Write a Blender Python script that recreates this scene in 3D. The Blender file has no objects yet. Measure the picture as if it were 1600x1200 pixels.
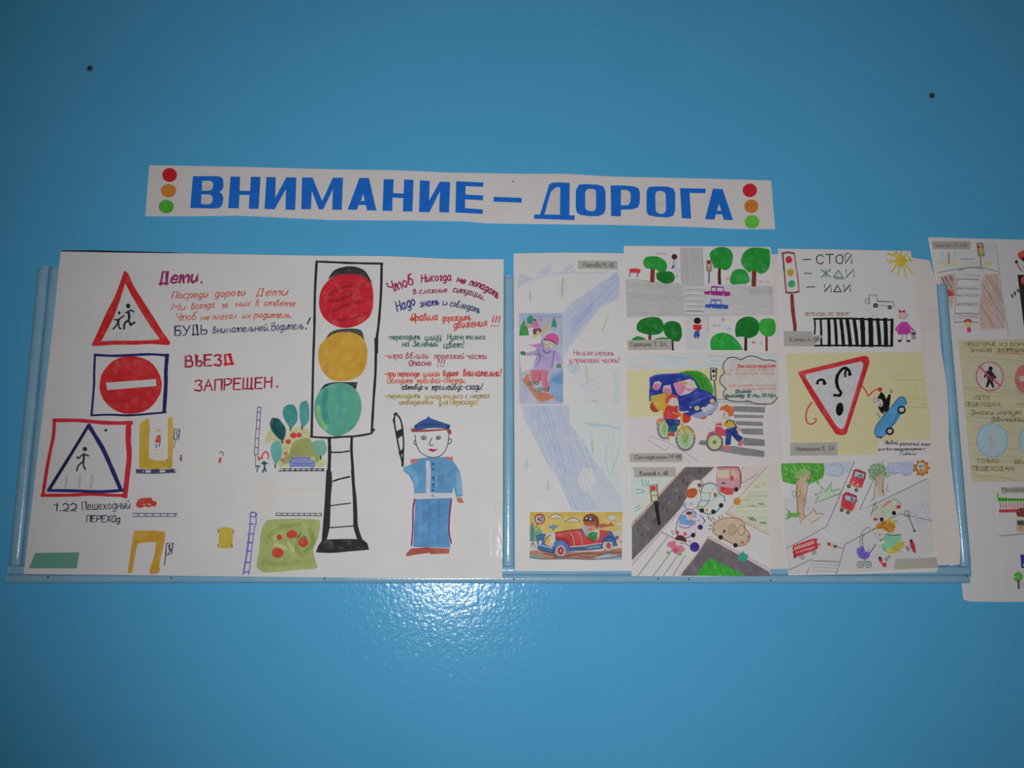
import bpy, math, random
from mathutils import Vector, Matrix
from mathutils.geometry import tessellate_polygon

rng = random.Random(7)
scene = bpy.context.scene
COL = scene.collection

# ------------------------------------------------------------------ camera, light, exposure
FOCAL = 1450.0                      # in pixels of the 1600 px wide photograph
DIST = 1.80                         # camera to wall
EYE = 1.30                          # camera height over the floor
YAW, PITCH, ROLL = 0.0582428, 0.18127289, 0.00203705
cam_pos = Vector((0, -DIST, EYE))
fwd = Vector((math.sin(YAW) * math.cos(PITCH), math.cos(YAW) * math.cos(PITCH), math.sin(PITCH)))
rt = Vector((math.cos(YAW), -math.sin(YAW), 0))
up = rt.cross(fwd)
right = rt * math.cos(ROLL) + up * math.sin(ROLL)
up = -rt * math.sin(ROLL) + up * math.cos(ROLL)
cd = bpy.data.cameras.new('camera')
cam = bpy.data.objects.new('camera', cd)
COL.objects.link(cam)
cd.sensor_fit = 'HORIZONTAL'
cd.sensor_width = 36
cd.lens = 36 * FOCAL / 1600
M = Matrix.Identity(4)
for i in range(3):
    M[i][0], M[i][1], M[i][2], M[i][3] = right[i], up[i], -fwd[i], cam_pos[i]
cam.matrix_world = M
scene.camera = cam

world = bpy.data.worlds.new('room_light')
scene.world = world
world.use_nodes = True
world.node_tree.nodes['Background'].inputs[0].default_value = (0.95, 0.98, 1.0, 1)
world.node_tree.nodes['Background'].inputs[1].default_value = 0.022

fl = bpy.data.lights.new('camera_flash', 'SPOT')      # the camera's own flash, just below the lens, its beam fading to the sides
fl.energy = 80
fl.shadow_soft_size = 0.012
fl.spot_size = math.radians(107)
fl.spot_blend = 1.0
fl.color = (1.0, 0.985, 0.985)
flo = bpy.data.objects.new('camera_flash', fl)
COL.objects.link(flo)
flo.matrix_world = M @ Matrix.Translation((-0.02, -0.03, 0.01)) @ Matrix.Rotation(-0.13, 4, 'Y') @ Matrix.Rotation(0.08, 4, 'X')

scene.view_settings.view_transform = 'Standard'
scene.view_settings.look = 'None'
scene.view_settings.gamma = 1
scene.view_settings.use_curve_mapping = False
scene.view_settings.exposure = 0.0

# ------------------------------------------------------------------ measuring: a point of the wall seen in the photo
def W(px, py, d=0.0):
    """Point lying d metres in front of the wall, measured from the photograph."""
    v = fwd * FOCAL + right * (px - 800) + up * (600 - py)
    t = (DIST - d) / v.y
    return Vector((v.x * t, -d, EYE + v.z * t))

# ------------------------------------------------------------------ materials
def lin(c):
    c /= 255.0
    return c / 12.92 if c <= 0.04045 else ((c + 0.055) / 1.055) ** 2.4

def mat(name, rough=0.6, spec=0.5):
    m = bpy.data.materials.new(name)
    m.use_nodes = True
    b = m.node_tree.nodes['Principled BSDF']
    b.inputs['Roughness'].default_value = rough
    b.inputs['Specular IOR Level'].default_value = spec
    return m, m.node_tree.nodes, m.node_tree.links, b

def N(nodes, typ, **kw):
    n = nodes.new(typ)
    for k, v in kw.items():
        if k in ('operation', 'blend_type', 'data_type', 'attribute_name', 'noise_dimensions', 'wave_type', 'bands_direction'):
            setattr(n, k, v)
        else:
            n.inputs[k.replace('_', ' ')].default_value = v
    return n

def coords(nodes, links, scale=(1, 1, 1)):
    tc = nodes.new('ShaderNodeTexCoord')
    mp = nodes.new('ShaderNodeMapping')
    mp.inputs['Scale'].default_value = scale
    links.new(tc.outputs['Object'], mp.inputs['Vector'])
    return mp.outputs['Vector']

def noise(nodes, links, vec, scale, detail=2.0, rough=0.5):
    n = nodes.new('ShaderNodeTexNoise')
    n.inputs['Scale'].default_value = scale
    n.inputs['Detail'].default_value = detail
    n.inputs['Roughness'].default_value = rough
    links.new(vec, n.inputs['Vector'])
    return n.outputs['Fac']

def ramp(nodes, links, fac, stops):
    r = nodes.new('ShaderNodeValToRGB')
    el = r.color_ramp.elements
    el[0].position, el[0].color = stops[0][0], (*stops[0][1], 1)
    el[1].position, el[1].color = stops[1][0], (*stops[1][1], 1)
    for p, c in stops[2:]:
        e = el.new(p)
        e.color = (*c, 1)
    links.new(fac, r.inputs['Fac'])
    return r.outputs['Color']

def mixc(nodes, links, fac, a, b, mode='MIX'):
    m = nodes.new('ShaderNodeMix')
    m.data_type = 'RGBA'
    m.blend_type = mode
    for sock, v in ((m.inputs['Factor'], fac), (m.inputs['A'], a), (m.inputs['B'], b)):
        pass
    fs = m.inputs[0]
    A = m.inputs[6]
    B = m.inputs[7]
    for sock, v in ((fs, fac), (A, a), (B, b)):
        if isinstance(v, bpy.types.NodeSocket):
            links.new(v, sock)
        elif sock is fs:
            sock.default_value = v
        else:
            sock.default_value = (*v, 1)
    return m.outputs[2]

def bump(nodes, links, height, strength, dist, bsdf):
    b = nodes.new('ShaderNodeBump')
    b.inputs['Strength'].default_value = strength
    b.inputs['Distance'].default_value = dist
    links.new(height, b.inputs['Height'])
    links.new(b.outputs['Normal'], bsdf.inputs['Normal'])
    return b

PAPER = (0.80, 0.785, 0.785)

# glossy oil paint rolled onto plaster
m_wall, n, l, b = mat('blue_oil_paint', 0.16, 0.17)
v = coords(n, l)
big = noise(n, l, v, 1.7, 3)
mid = noise(n, l, v, 9, 4)
c = ramp(n, l, big, [(0.3, (0.098, 0.465, 0.80)), (0.7, (0.110, 0.49, 0.84))])
c2 = mixc(n, l, 0.10, c, ramp(n, l, mid, [(0.35, (0.09, 0.435, 0.77)), (0.65, (0.12, 0.51, 0.86))]))
l.new(c2, b.inputs['Base Color'])
fine = noise(n, l, v, 165, 2.0, 0.5)
soft = noise(n, l, v, 70, 2)
mm = n.new('ShaderNodeMath'); mm.operation = 'MULTIPLY_ADD'
l.new(soft, mm.inputs[0]); mm.inputs[1].default_value = 1.6; l.new(fine, mm.inputs[2])
bump(n, l, mm.outputs[0], 0.30, 0.0012, b)

# light blue gloss enamel of the mouldings
m_frame, n, l, b = mat('pale_blue_enamel', 0.22, 0.5)
v = coords(n, l)
c = ramp(n, l, noise(n, l, v, 26, 3), [(0.3, (0.25, 0.49, 0.68)), (0.7, (0.30, 0.54, 0.72))])
l.new(c, b.inputs['Base Color'])
bump(n, l, noise(n, l, v, 160, 3), 0.5, 0.0006, b)

def paper_mat(name, colour, rough=0.55, relief=0.00025):
    m, n, l, b = mat(name, rough, 0.15)
    v = coords(n, l)
    d = tuple(x * 0.955 for x in colour)
    c = ramp(n, l, noise(n, l, v, 14, 4), [(0.3, d), (0.7, colour)])
    l.new(c, b.inputs['Base Color'])
    bump(n, l, noise(n, l, v, 22, 3), 0.5, relief * 6, b)
    return m

m_paper = paper_mat('drawing_paper', PAPER)
m_paper_warm = paper_mat('cream_drawing_paper', (0.80, 0.75, 0.715))
m_paper_aged = paper_mat('yellowed_paper', (0.73, 0.69, 0.49))
m_banner = paper_mat('banner_paper', (0.79, 0.76, 0.755), 0.5)
m_tag = paper_mat('grey_label_paper', (0.52, 0.50, 0.46))
m_tag_green = paper_mat('green_label_paper', (0.16, 0.42, 0.30))
m_dark = paper_mat('dark_backing_paper', (0.03, 0.035, 0.04))
m_board, n, l, b = mat('painted_hardboard', 0.5)
v = coords(n, l)
l.new(ramp(n, l, noise(n, l, v, 30, 3), [(0.3, (0.10, 0.36, 0.55)), (0.7, (0.13, 0.40, 0.60))]), b.inputs['Base Color'])

def ink_mat(name, kind, rough=0.5):
    m, n, l, b = mat(name, rough, 0.04)
    at = n.new('ShaderNodeVertexColor'); at.layer_name = 'pigment'
    col = at.outputs['Color']; alpha = at.outputs['Alpha']
    if kind == 'marker':
        v = coords(n, l)
        f = ramp(n, l, noise(n, l, v, 90, 3), [(0.3, (0.86, 0.86, 0.86)), (0.7, (1.0, 1.0, 1.0))])
        c = mixc(n, l, 1.0, col, f, 'MULTIPLY')
    elif kind == 'wash':
        v = coords(n, l)
        a1 = ramp(n, l, noise(n, l, v, 38, 5, 0.62), [(0.33, (0.74, 0.74, 0.74)), (0.62, (1.0, 1.0, 1.0))])
        c = mixc(n, l, 0.75, col, a1, 'MULTIPLY')
        a2 = ramp(n, l, noise(n, l, v, 75, 4, 0.6), [(0.52, (0, 0, 0)), (0.80, (0.14, 0.14, 0.14))])
        c = mixc(n, l, a2, c, PAPER)
    else:
        v = coords(n, l, (1.0, 1.0, 1.0))
        g = ramp(n, l, noise(n, l, v, 420, 3, 0.7), [(0.34, (1, 1, 1)), (0.76, (0.55, 0.55, 0.55))])
        g2 = ramp(n, l, noise(n, l, v, 45, 3), [(0.3, (1, 1, 1)), (0.7, (0.8, 0.8, 0.8))])
        k = n.new('ShaderNodeMath'); k.operation = 'MULTIPLY'
        k2 = n.new('ShaderNodeMath'); k2.operation = 'MULTIPLY'
        l.new(g, k.inputs[0]); l.new(g2, k.inputs[1])
        l.new(k.outputs[0], k2.inputs[0]); l.new(alpha, k2.inputs[1])
        c = mixc(n, l, k2.outputs[0], PAPER, col)
    l.new(c, b.inputs['Base Color'])
    return m

INK = [ink_mat('felt_pen_ink', 'marker'), ink_mat('watercolour_wash', 'wash', 0.6), ink_mat('coloured_pencil', 'pencil', 0.6)]
KI = {'m': 0, 'w': 1, 'p': 2}

m_tape, n, l, b = mat('clear_tape', 0.16, 0.8)
b.inputs['Base Color'].default_value = (0.8, 0.79, 0.76, 1)
b.inputs['Alpha'].default_value = 0.10
v = coords(n, l, (1, 1, 0.35))
bump(n, l, noise(n, l, v, 60, 2), 0.5, 0.002, b)
m_metal, n, l, b = mat('dull_steel', 0.3)
b.inputs['Metallic'].default_value = 0.8
l.new(ramp(n, l, noise(n, l, coords(n, l), 300, 2), [(0.3, (0.05, 0.05, 0.055)), (0.7, (0.12, 0.11, 0.10))]), b.inputs['Base Color'])
m_pin, n, l, b = mat('bright_steel', 0.12)
b.inputs['Metallic'].default_value = 1.0
l.new(ramp(n, l, noise(n, l, coords(n, l), 200, 2), [(0.3, (0.8, 0.8, 0.82)), (0.7, (0.95, 0.95, 0.95))]), b.inputs['Base Color'])
m_putty, n, l, b = mat('grey_plaster', 0.7)
l.new(ramp(n, l, noise(n, l, coords(n, l), 500, 2), [(0.3, (0.06, 0.12, 0.16)), (0.7, (0.12, 0.18, 0.21))]), b.inputs['Base Color'])

# ------------------------------------------------------------------ object helpers
def link_mesh(name, verts, faces, mats, parent=None, origin=None, midx=None, cols=None, smooth=False):
    o0 = parent_world(parent) if parent is not None else (origin or Vector((0, 0, 0)))
    me = bpy.data.meshes.new(name)
    me.from_pydata([(p[0] - o0[0], p[1] - o0[1], p[2] - o0[2]) for p in verts], [], faces)
    for m in (mats if isinstance(mats, (list, tuple)) else [mats]):
        me.materials.append(m)
    if midx:
        me.polygons.foreach_set('material_index', midx)
    if cols:
        ca = me.color_attributes.new('pigment', 'FLOAT_COLOR', 'POINT')
        ca.data.foreach_set('color', [x for c in cols for x in c])
    if smooth:
        me.polygons.foreach_set('use_smooth', [True] * len(me.polygons))
    me.update()
    o = bpy.data.objects.new(name, me)
    COL.objects.link(o)
    if parent is not None:
        o.parent = parent
    else:
        o.location = o0
    return o

def parent_world(p):
    v = Vector((0, 0, 0))
    while p is not None:
        v += p.location
        p = p.parent
    return v

def thing(name, label, cat, loc, group=None):
    o = bpy.data.objects.new(name, None)
    o.empty_display_size = 0.05
    COL.objects.link(o)
    o.location = loc
    o['label'] = label
    o['category'] = cat
    if group:
        o['group'] = group
    return o

def box(x0, x1, y0, y1, z0, z1):
    v = [(x, y, z) for x in (x0, x1) for y in (y0, y1) for z in (z0, z1)]
    f = [(0, 1, 3, 2), (4, 6, 7, 5), (0, 4, 5, 1), (2, 3, 7, 6), (0, 2, 6, 4), (1, 5, 7, 3)]
    return v, f

# ------------------------------------------------------------------ sheets of paper
def warp(px, py):
    return 0.0007 * math.sin(px / 81.0 + 0.6) * math.cos(py / 103.0) + 0.0004 * math.sin((px + 2 * py) / 157.0)

def poly_at(pts, t):
    L = [0]
    for i in range(1, len(pts)):
        L.append(L[-1] + math.dist(pts[i], pts[i - 1]))
    s = t * L[-1]
    for i in range(1, len(pts)):
        if s <= L[i] + 1e-9:
            k = (s - L[i - 1]) / (L[i] - L[i - 1])
            return (pts[i - 1][0] + (pts[i][0] - pts[i - 1][0]) * k, pts[i - 1][1] + (pts[i][1] - pts[i - 1][1]) * k)
    return pts[-1]

def prs(s):
    v = [float(x) for x in s.replace(',', ' ').split()]
    return [(v[i], v[i + 1]) for i in range(0, len(v), 2)]

class Sheet:
    """A sheet of paper: four measured edges, a distance from the wall and a gentle wave."""
    def __init__(self, parent, name, top, rightE, bottom, left, d, m, ref=165, amp=1.0, thick=0.00028, extra=None, step=12, label=None):
        self.parent, self.d, self.ref, self.amp, self.extra = parent, d, ref, amp, extra
        self.n = 0
        self.grid = {}
        T, Rr, B, Lf = prs(top), prs(rightE), prs(bottom), prs(left)
        nu = max(2, int(abs(T[-1][0] - T[0][0]) / step))
        nv = max(2, int(abs(Lf[-1][1] - Lf[0][1]) / step))
        P00, P10, P01, P11 = T[0], T[-1], B[0], B[-1]
        vs, fs = [], []
        for back in (0, 1):
            for j in range(nv + 1):
                v = j / nv
                l_, r_ = poly_at(Lf, v), poly_at(Rr, v)
                for i in range(nu + 1):
                    u = i / nu
                    t_, b_ = poly_at(T, u), poly_at(B, u)
                    p = []
                    for k in (0, 1):
                        p.append((1 - v) * t_[k] + v * b_[k] + (1 - u) * l_[k] + u * r_[k]
                                 - ((1 - u) * (1 - v) * P00[k] + u * (1 - v) * P10[k] + (1 - u) * v * P01[k] + u * v * P11[k]))
                    vs.append(W(p[0], p[1], self.depth(p[0], p[1]) - back * thick))
        off = (nu + 1) * (nv + 1)
        for j in range(nv):
            for i in range(nu):
                a = j * (nu + 1) + i
                fs.append((a, a + nu + 1, a + nu + 2, a + 1))
                fs.append((off + a, off + a + 1, off + a + nu + 2, off + a + nu + 1))
        ring = [i for i in range(nu + 1)] + [j * (nu + 1) + nu for j in range(1, nv + 1)] + \
               [nv * (nu + 1) + i for i in range(nu - 1, -1, -1)] + [j * (nu + 1) for j in range(nv - 1, 0, -1)]
        for a, b_ in zip(ring, ring[1:] + ring[:1]):
            fs.append((a, b_, off + b_, off + a))
        self.obj = link_mesh(name, vs, fs, m, parent, smooth=False)
        if label:
            self.obj['label'] = label

    def depth(self, px, py):
        e = self.extra(px, py) if self.extra else 0.0
        return self.d + self.amp * warp(px, py) + e

    def ink(self, name, z=None, parent=None, label=None):
        return Ink(self, name, z, parent or self.parent, label)

ZOOM = dict(A=(0, 370, 5.926), B=(220, 370, 5.714), C=(480, 380, 3.75), D=(590, 370, 4.446), E=(0, 540, 5.0), F=(0, 750, 5.517),
            G=(190, 620, 4.0), H=(360, 610, 3.87), I=(590, 620, 4.0), J=(790, 380, 4.286), K=(790, 640, 4.286), L=(960, 370, 6.154),
            M=(960, 540, 5.926), N=(970, 715, 6.0), O=(1200, 370, 5.714), P=(1200, 540, 5.714), Q=(1200, 705, 5.714),
            R=(1430, 360, 6.0), S=(1430, 520, 5.0), T=(1430, 740, 5.4545), U=(210, 240, 5.0), V=(500, 240, 4.444), X=(820, 250, 3.902),
            a=(800, 480, 7.5), b=(820, 795, 10.0), c=(1000, 580, 9.227), d=(1040, 720, 7.5), e=(1320, 720, 6.667), f=(1540, 360, 6.667))

def smooth_pts(p, closed, k=4):
    """Rounds a measured outline, keeping its sharp corners."""
    n = len(p)
    if n < 3:
        return p
    tan = []
    for i in range(n):
        if not closed and i in (0, n - 1):
            tan.append((0.0, 0.0))
            continue
        a, b, c = p[(i - 1) % n], p[i], p[(i + 1) % n]
        u = (b[0] - a[0], b[1] - a[1]); v = (c[0] - b[0], c[1] - b[1])
        lu, lv = math.hypot(*u) or 1e-6, math.hypot(*v) or 1e-6
        dot = (u[0] * v[0] + u[1] * v[1]) / (lu * lv)
        if dot < 0.42:
            tan.append((0.0, 0.0))
            continue
        d = (u[0] / lu + v[0] / lv, u[1] / lu + v[1] / lv)
        m = math.hypot(*d) or 1.0
        s = min(lu, lv) * 0.95
        tan.append((d[0] / m * s, d[1] / m * s))
    out = []
    for i in range(n if closed else n - 1):
        p1, p2, m1, m2 = p[i], p[(i + 1) % n], tan[i], tan[(i + 1) % n]
        for j in range(k):
            t = j / k
            h1, h2 = 2 * t ** 3 - 3 * t * t + 1, t ** 3 - 2 * t * t + t
            h3, h4 = -2 * t ** 3 + 3 * t * t, t ** 3 - t * t
            out.append(tuple(h1 * p1[c] + h2 * m1[c] + h3 * p2[c] + h4 * m2[c] for c in (0, 1)))
    if not closed:
        out.append(p[-1])
    return out

STEP = 0.000008          # thickness of one layer of pigment

class Ink:
    """Pigment lying on a sheet: every fill and stroke is its own sliver of mesh, later ones over earlier ones."""
    def __init__(self, sheet, name, z, parent, label):
        self.s, self.name, self.parent, self.label = sheet, name, parent, label
        self.v, self.f, self.mi, self.c = [], [], [], []
        self.z(z)
        self.made = None
        self.at = 400

    def z(self, key):
        self.Z = ZOOM[key] if key else (0, 0, 1.0)
        return self

    def px(self, p):
        return (self.Z[0] + p[0] / self.Z[2], self.Z[1] + p[1] / self.Z[2])

    def colour(self, h, a=1.0):
        ref = self.s.ref
        if callable(ref):
            ref = ref(self.at)
        k = 0.76 / lin(ref)
        c = [lin(int(h[i:i + 2], 16)) * k for i in (0, 2, 4)]
        y = 0.3 * c[0] + 0.6 * c[1] + 0.1 * c[2]
        c = [y + (x - y) * 0.90 for x in c]
        m = max(1.0, max(c) / 0.78)
        return tuple(max(0.004, x / m) for x in c) + (a,)

    def layer(self, pts, w=0.0, area=False):
        """The lowest free level over everything already drawn where this shape goes."""
        g = self.s.grid
        cells = set()
        if area:
            xs, ys = [q[0] for q in pts], [q[1] for q in pts]
            for i in range(int(min(xs) // 8), int(max(xs) // 8) + 1):
                for j in range(int(min(ys) // 8), int(max(ys) // 8) + 1):
                    cells.add((i, j))
        else:
            h = w / 2 + 0.8
            for a, b in zip(pts, pts[1:]):
                m = max(1, int(math.dist(a, b) / 5))
                for k in range(m + 1):
                    x, y = a[0] + (b[0] - a[0]) * k / m, a[1] + (b[1] - a[1]) * k / m
                    for dx in (-h, 0, h):
                        for dy in (-h, 0, h):
                            cells.add((int((x + dx) // 8), int((y + dy) // 8)))
        n = 1 + max(g.get(c, 0) for c in cells)
        for c in cells:
            g[c] = n
        self.s.n = max(self.s.n, n)
        return 0.00013 + n * STEP

    def tri(self, a, b, c, lay, col, k, lim=10.0):
        e = [(math.dist(a, b), 0), (math.dist(b, c), 1), (math.dist(c, a), 2)]
        m = max(e)
        if m[0] > lim:
            if m[1] == 0:
                h = ((a[0] + b[0]) / 2, (a[1] + b[1]) / 2)
                self.tri(a, h, c, lay, col, k, lim); self.tri(h, b, c, lay, col, k, lim)
            elif m[1] == 1:
                h = ((c[0] + b[0]) / 2, (c[1] + b[1]) / 2)
                self.tri(a, b, h, lay, col, k, lim); self.tri(a, h, c, lay, col, k, lim)
            else:
                h = ((a[0] + c[0]) / 2, (a[1] + c[1]) / 2)
                self.tri(a, b, h, lay, col, k, lim); self.tri(h, b, c, lay, col, k, lim)
            return
        i = len(self.v)
        for p in (a, b, c):
            self.v.append(W(p[0], p[1], self.s.depth(p[0], p[1]) + lay))
            self.c.append(col)
        # the faces look away from the wall whatever the winding of the outline
        cr = (b[0] - a[0]) * (c[1] - a[1]) - (b[1] - a[1]) * (c[0] - a[0])
        self.f.append((i, i + 2, i + 1) if cr > 0 else (i, i + 1, i + 2))
        self.mi.append(k)

    def fill(self, pts, col, k='m', sm=True, a=1.0, raw=False):
        p = pts if raw else [self.px(q) for q in (prs(pts) if isinstance(pts, str) else pts)]
        if sm:
            p = smooth_pts(p, True)
        lay = self.layer(p, area=True)
        self.at = p[0][0]
        col = self.colour(col, a)
        T = tessellate_polygon([[Vector((q[0], q[1], 0)) for q in p]])
        for t in T:
            self.tri(p[t[0]], p[t[1]], p[t[2]], lay, col, KI[k])
        return self

    def e(self, cx, cy, rx, ry, col, k='m', rot=0, a=1.0, n=18, wob=0.0):
        r = math.radians(rot)
        pts = []
        for i in range(n):
            t = 2 * math.pi * i / n
            w = 1 + wob * (rng.random() - .5)
            x, y = rx * w * math.cos(t), ry * w * math.sin(t)
            pts.append((cx + x * math.cos(r) - y * math.sin(r), cy + x * math.sin(r) + y * math.cos(r)))
        return self.fill(pts, col, k, False, a)

    def ring(self, cx, cy, rx, ry, w, col, k='m', rot=0, t0=0, t1=360, a=1.0):
        r = math.radians(rot)
        n = 20
        pts = []
        full = abs(t1 - t0) >= 359
        for i in range(n if full else n + 1):
            t = math.radians(t0 + (t1 - t0) * i / n)
            x, y = rx * math.cos(t), ry * math.sin(t)
            pts.append((cx + x * math.cos(r) - y * math.sin(r), cy + x * math.sin(r) + y * math.cos(r)))
        return self.l(pts, w, col, k, False, full, a)

    def stroke(self, p, w, col, k, closed=False, lay=None, vary=0.0):
        n = len(p)
        if n < 2:
            return
        if closed:
            p = p + [p[0], p[1]]
            n += 2
        L, R = [], []
        for i in range(n):
            a = p[max(i - 1, 0)]; b = p[min(i + 1, n - 1)]
            dx, dy = b[0] - a[0], b[1] - a[1]
            m = math.hypot(dx, dy) or 1.0
            nx, ny = -dy / m, dx / m
            sc = 1.0
            if 0 < i < n - 1:
                d1 = (p[i][0] - a[0], p[i][1] - a[1]); m1 = math.hypot(*d1) or 1
                cosn = abs((-d1[1] * nx + d1[0] * ny) / m1)
                sc = 1 / max(cosn, 0.55)
            ww = w / 2 * sc * (1 + vary * (rng.random() - .5))
            q = p[i]
            if not closed and i in (0, n - 1):
                s = -1 if i == 0 else 1
                q = (q[0] + s * dx / m * w * .3, q[1] + s * dy / m * w * .3)
            L.append((q[0] + nx * ww, q[1] + ny * ww)); R.append((q[0] - nx * ww, q[1] - ny * ww))
        if closed:
            L, R = L[1:], R[1:]
            L[-1], R[-1] = L[0], R[0]
        lay = lay or self.layer(p, w)
        for i in range(len(L) - 1):
            self.tri(L[i], L[i + 1], R[i + 1], lay, col, k, 12)
            self.tri(L[i], R[i + 1], R[i], lay, col, k, 12)

    def l(self, pts, w, col, k='m', sm=True, closed=False, a=1.0, vary=0.18):
        p = [self.px(q) for q in (prs(pts) if isinstance(pts, str) else pts)]
        if sm and len(p) > 2:
            p = smooth_pts(p, closed)
        w = w / self.Z[2]
        self.at = p[0][0]
        self.stroke(p, w + (0.35 if w < 3 else 0.0), self.colour(col, a), KI[k], closed, vary=vary)
        return self

    def hatch(self, pts, col, ang, step, w, a=0.7, k='p', sm=True, jit=0.35, keep=0.93):
        p = [self.px(q) for q in (prs(pts) if isinstance(pts, str) else pts)]
        if sm:
            p = smooth_pts(p, True)
        step /= self.Z[2]; w /= self.Z[2]
        r = math.radians(ang)
        cx, cy = math.cos(r), math.sin(r)
        q = [(x * cx + y * cy, -x * cy + y * cx) for x, y in p]
        y = min(t[1] for t in q) + step * .5
        y1 = max(t[1] for t in q)
        base = self.colour(col, a)
        while y < y1:
            xs = []
            for i in range(len(q)):
                A, B = q[i], q[(i + 1) % len(q)]
                if (A[1] > y) != (B[1] > y):
                    xs.append(A[0] + (y - A[1]) / (B[1] - A[1]) * (B[0] - A[0]))
            xs.sort()
            for i in range(0, len(xs) - 1, 2):
                x0, x1 = xs[i] + rng.random() * step * .6, xs[i + 1] - rng.random() * step * .6
                if x1 - x0 < step * .3 or rng.random() > keep:
                    continue
                m = max(1, int((x1 - x0) / 14))
                line = []
                for j in range(m + 1):
                    xx = x0 + (x1 - x0) * j / m
                    yy = y + (rng.random() - .5) * step * jit * 2
                    line.append((xx * cx - yy * cy, xx * cy + yy * cx))
                f = 0.85 + 0.3 * rng.random()
                self.stroke(line, w * (0.7 + .6 * rng.random()), tuple(min(.92, c * f) for c in base[:3]) + (a * (0.7 + 0.3 * rng.random()),), KI[k])
            y += step
        return self

    def text(self, s, x0, y0, x1, y1, h, w, col, arc=0.0, slant=0.12, k='m', a=1.0, jit=0.05):
        adv = []
        for ch in s:
            g = GLYPH.get(ch, '')
            adv.append(3.2 if ch == ' ' else (max([int(c, 36) for i, c in enumerate(g.replace(',', '')) if i % 2 == 0 and c not in 'xyz'] or [3]) + 1.9))
        tot = sum(adv) - 1.9
        A, B = self.px((x0, y0)), self.px((x1, y1))
        self.at = A[0]
        Lx = math.dist(A, B)
        ux, uy = (B[0] - A[0]) / Lx, (B[1] - A[1]) / Lx
        sx = Lx / tot
        sy = h / self.Z[2] / 9.0
        w = w * 1.12 / self.Z[2]
        arc = arc / self.Z[2]
        cc = self.colour(col, a)
        x = 0.0
        for ch, ad in zip(s, adv):
            g = GLYPH.get(ch, '')
            jy = (rng.random() - .5) * jit * 9
            js = 1 + (rng.random() - .5) * jit
            for pl in g.split(','):
                if not pl:
                    continue
                pts = []
                for i in range(0, len(pl) - 1, 2):
                    def val(c):
                        return {'x': -3, 'y': -2, 'z': -1}[c] if c in 'xyz' else int(c, 36)
                    gx, gy = val(pl[i]), val(pl[i + 1])
                    gy = gy * js + jy
                    X = (x + gx + gy * slant) * sx
                    t = X / Lx
                    Y = gy * sy + arc * 4 * t * (1 - t)
                    pts.append((A[0] + ux * X + uy * Y, A[1] + uy * X - ux * Y))
                self.stroke(pts, w, cc, KI[k], vary=0.1)
            x += ad
        return self

    def nx(self, name=None, parent=None):
        """Finish this part and go on with the next one of the same sheet."""
        o = self.done()
        self.v, self.f, self.mi, self.c = [], [], [], []
        self.name = name or self.name
        self.label = None
        if parent:
            self.parent = parent
        return o

    def done(self):
        o = link_mesh(self.name, self.v, self.f, INK, self.parent, midx=self.mi, cols=self.c)
        if self.label:
            o['label'] = self.label
        if self.name in ('faint_road_marks', 'motion_marks', 'drawn_flowers'):
            o['kind'] = 'stuff'
        self.made = o
        return o

GLYPH = {
 'А': '003960,1454', 'Б': '5909004052534505', 'В': '00093948463505,3554514000', 'Г': '000959', 'Д': '1z101949505z,0z,0060', 'Е': '59090050,0545',
 'Ж': '0069,0960,3039', 'З': '0839584635,3554514001', 'И': '09005950', 'Й': '09005950,1a3a', 'К': '0009,590450', 'Л': '00295950',
 'М': '0009346960', 'Н': '0009,5950,0555', 'О': '200207294957524020', 'П': '00095950', 'Р': '00093958563404', 'С': '5749290702204052',
 'Т': '0969,3930', 'У': '0934,692000', 'Ф': '3039,275754240727', 'Х': '0059,0950', 'Ц': '09005059,50606z', 'Ч': '09063455,5950',
 'Ш': '09006069,3930', 'Щ': '09006069,3930,60707z', 'Ъ': '0919104052534414', 'Ы': '090030423404,6960', 'Ь': '09004052534404',
 'Э': '082959524001,2555', 'Ю': '0009,0525,40222749676240', 'Я': '50592908062454,2400', '∆': '00386000',
 'а': '452604012042,464150', 'б': '592904012041442604', 'в': '000829371534422001', 'г': '052635112031', 'д': '452604012042,464y2x0y',
 'е': '0343452604012041', 'ж': '0056,0650,2620', 'з': '0526453423422001', 'и': '060110314641', 'й': '060110314641,1838', 'к': '0006,460340',
 'л': '00113640', 'м': '0016315660', 'н': '0006,0343,4640', 'о': '20020426444220', 'п': '0006,04264540', 'р': '0x06,0426454220',
 'с': '452604012041', 'т': '0006,041630,34566560', 'у': '06012042,464y2x0y', 'ф': '2x29,0424444101', 'х': '0046,0640', 'ц': '06004046,40504z',
 'ч': '06042334,4640', 'ш': '06006066,3630', 'щ': '06006066,3630', 'ы': '060020322303,4640', 'ь': '060020322303', 'э': '052644422001,2343',
 'ю': '0006,0323,40222446646240', 'я': '404626042343,2300', 'ъ': '0616103041331 3'.replace(' ', ''), '!': '1a14,1110', '.': '1011', ',': '110z',
 '-': '0444', '1': '073930', '2': '072957530050', '3': '0839584635,3554514001', '4': '390353,4640', '5': '590905455240 01'.replace(' ', ''),
 '6': '580904023052341 4'.replace(' ', ''), '7': '095920', '8': '2004380849250420', '9': '557929375 5'.replace(' ', ''), '0': '200207294957524020', '?': '0729573422,2120',
 '|': '1019', '"': '0908,2928',
}
# ------------------------------------------------------------------ the wall
def structure(name, verts, faces, m, origin):
    o = link_mesh(name, verts, faces, m, None, origin)
    o['kind'] = 'structure'
    return o
v_, f_ = box(-2.2, 2.4, 0.0, 0.12, 0.0, 2.9)
structure('wall_back', v_, f_, m_wall, Vector((0, 0, 0)))

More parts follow.
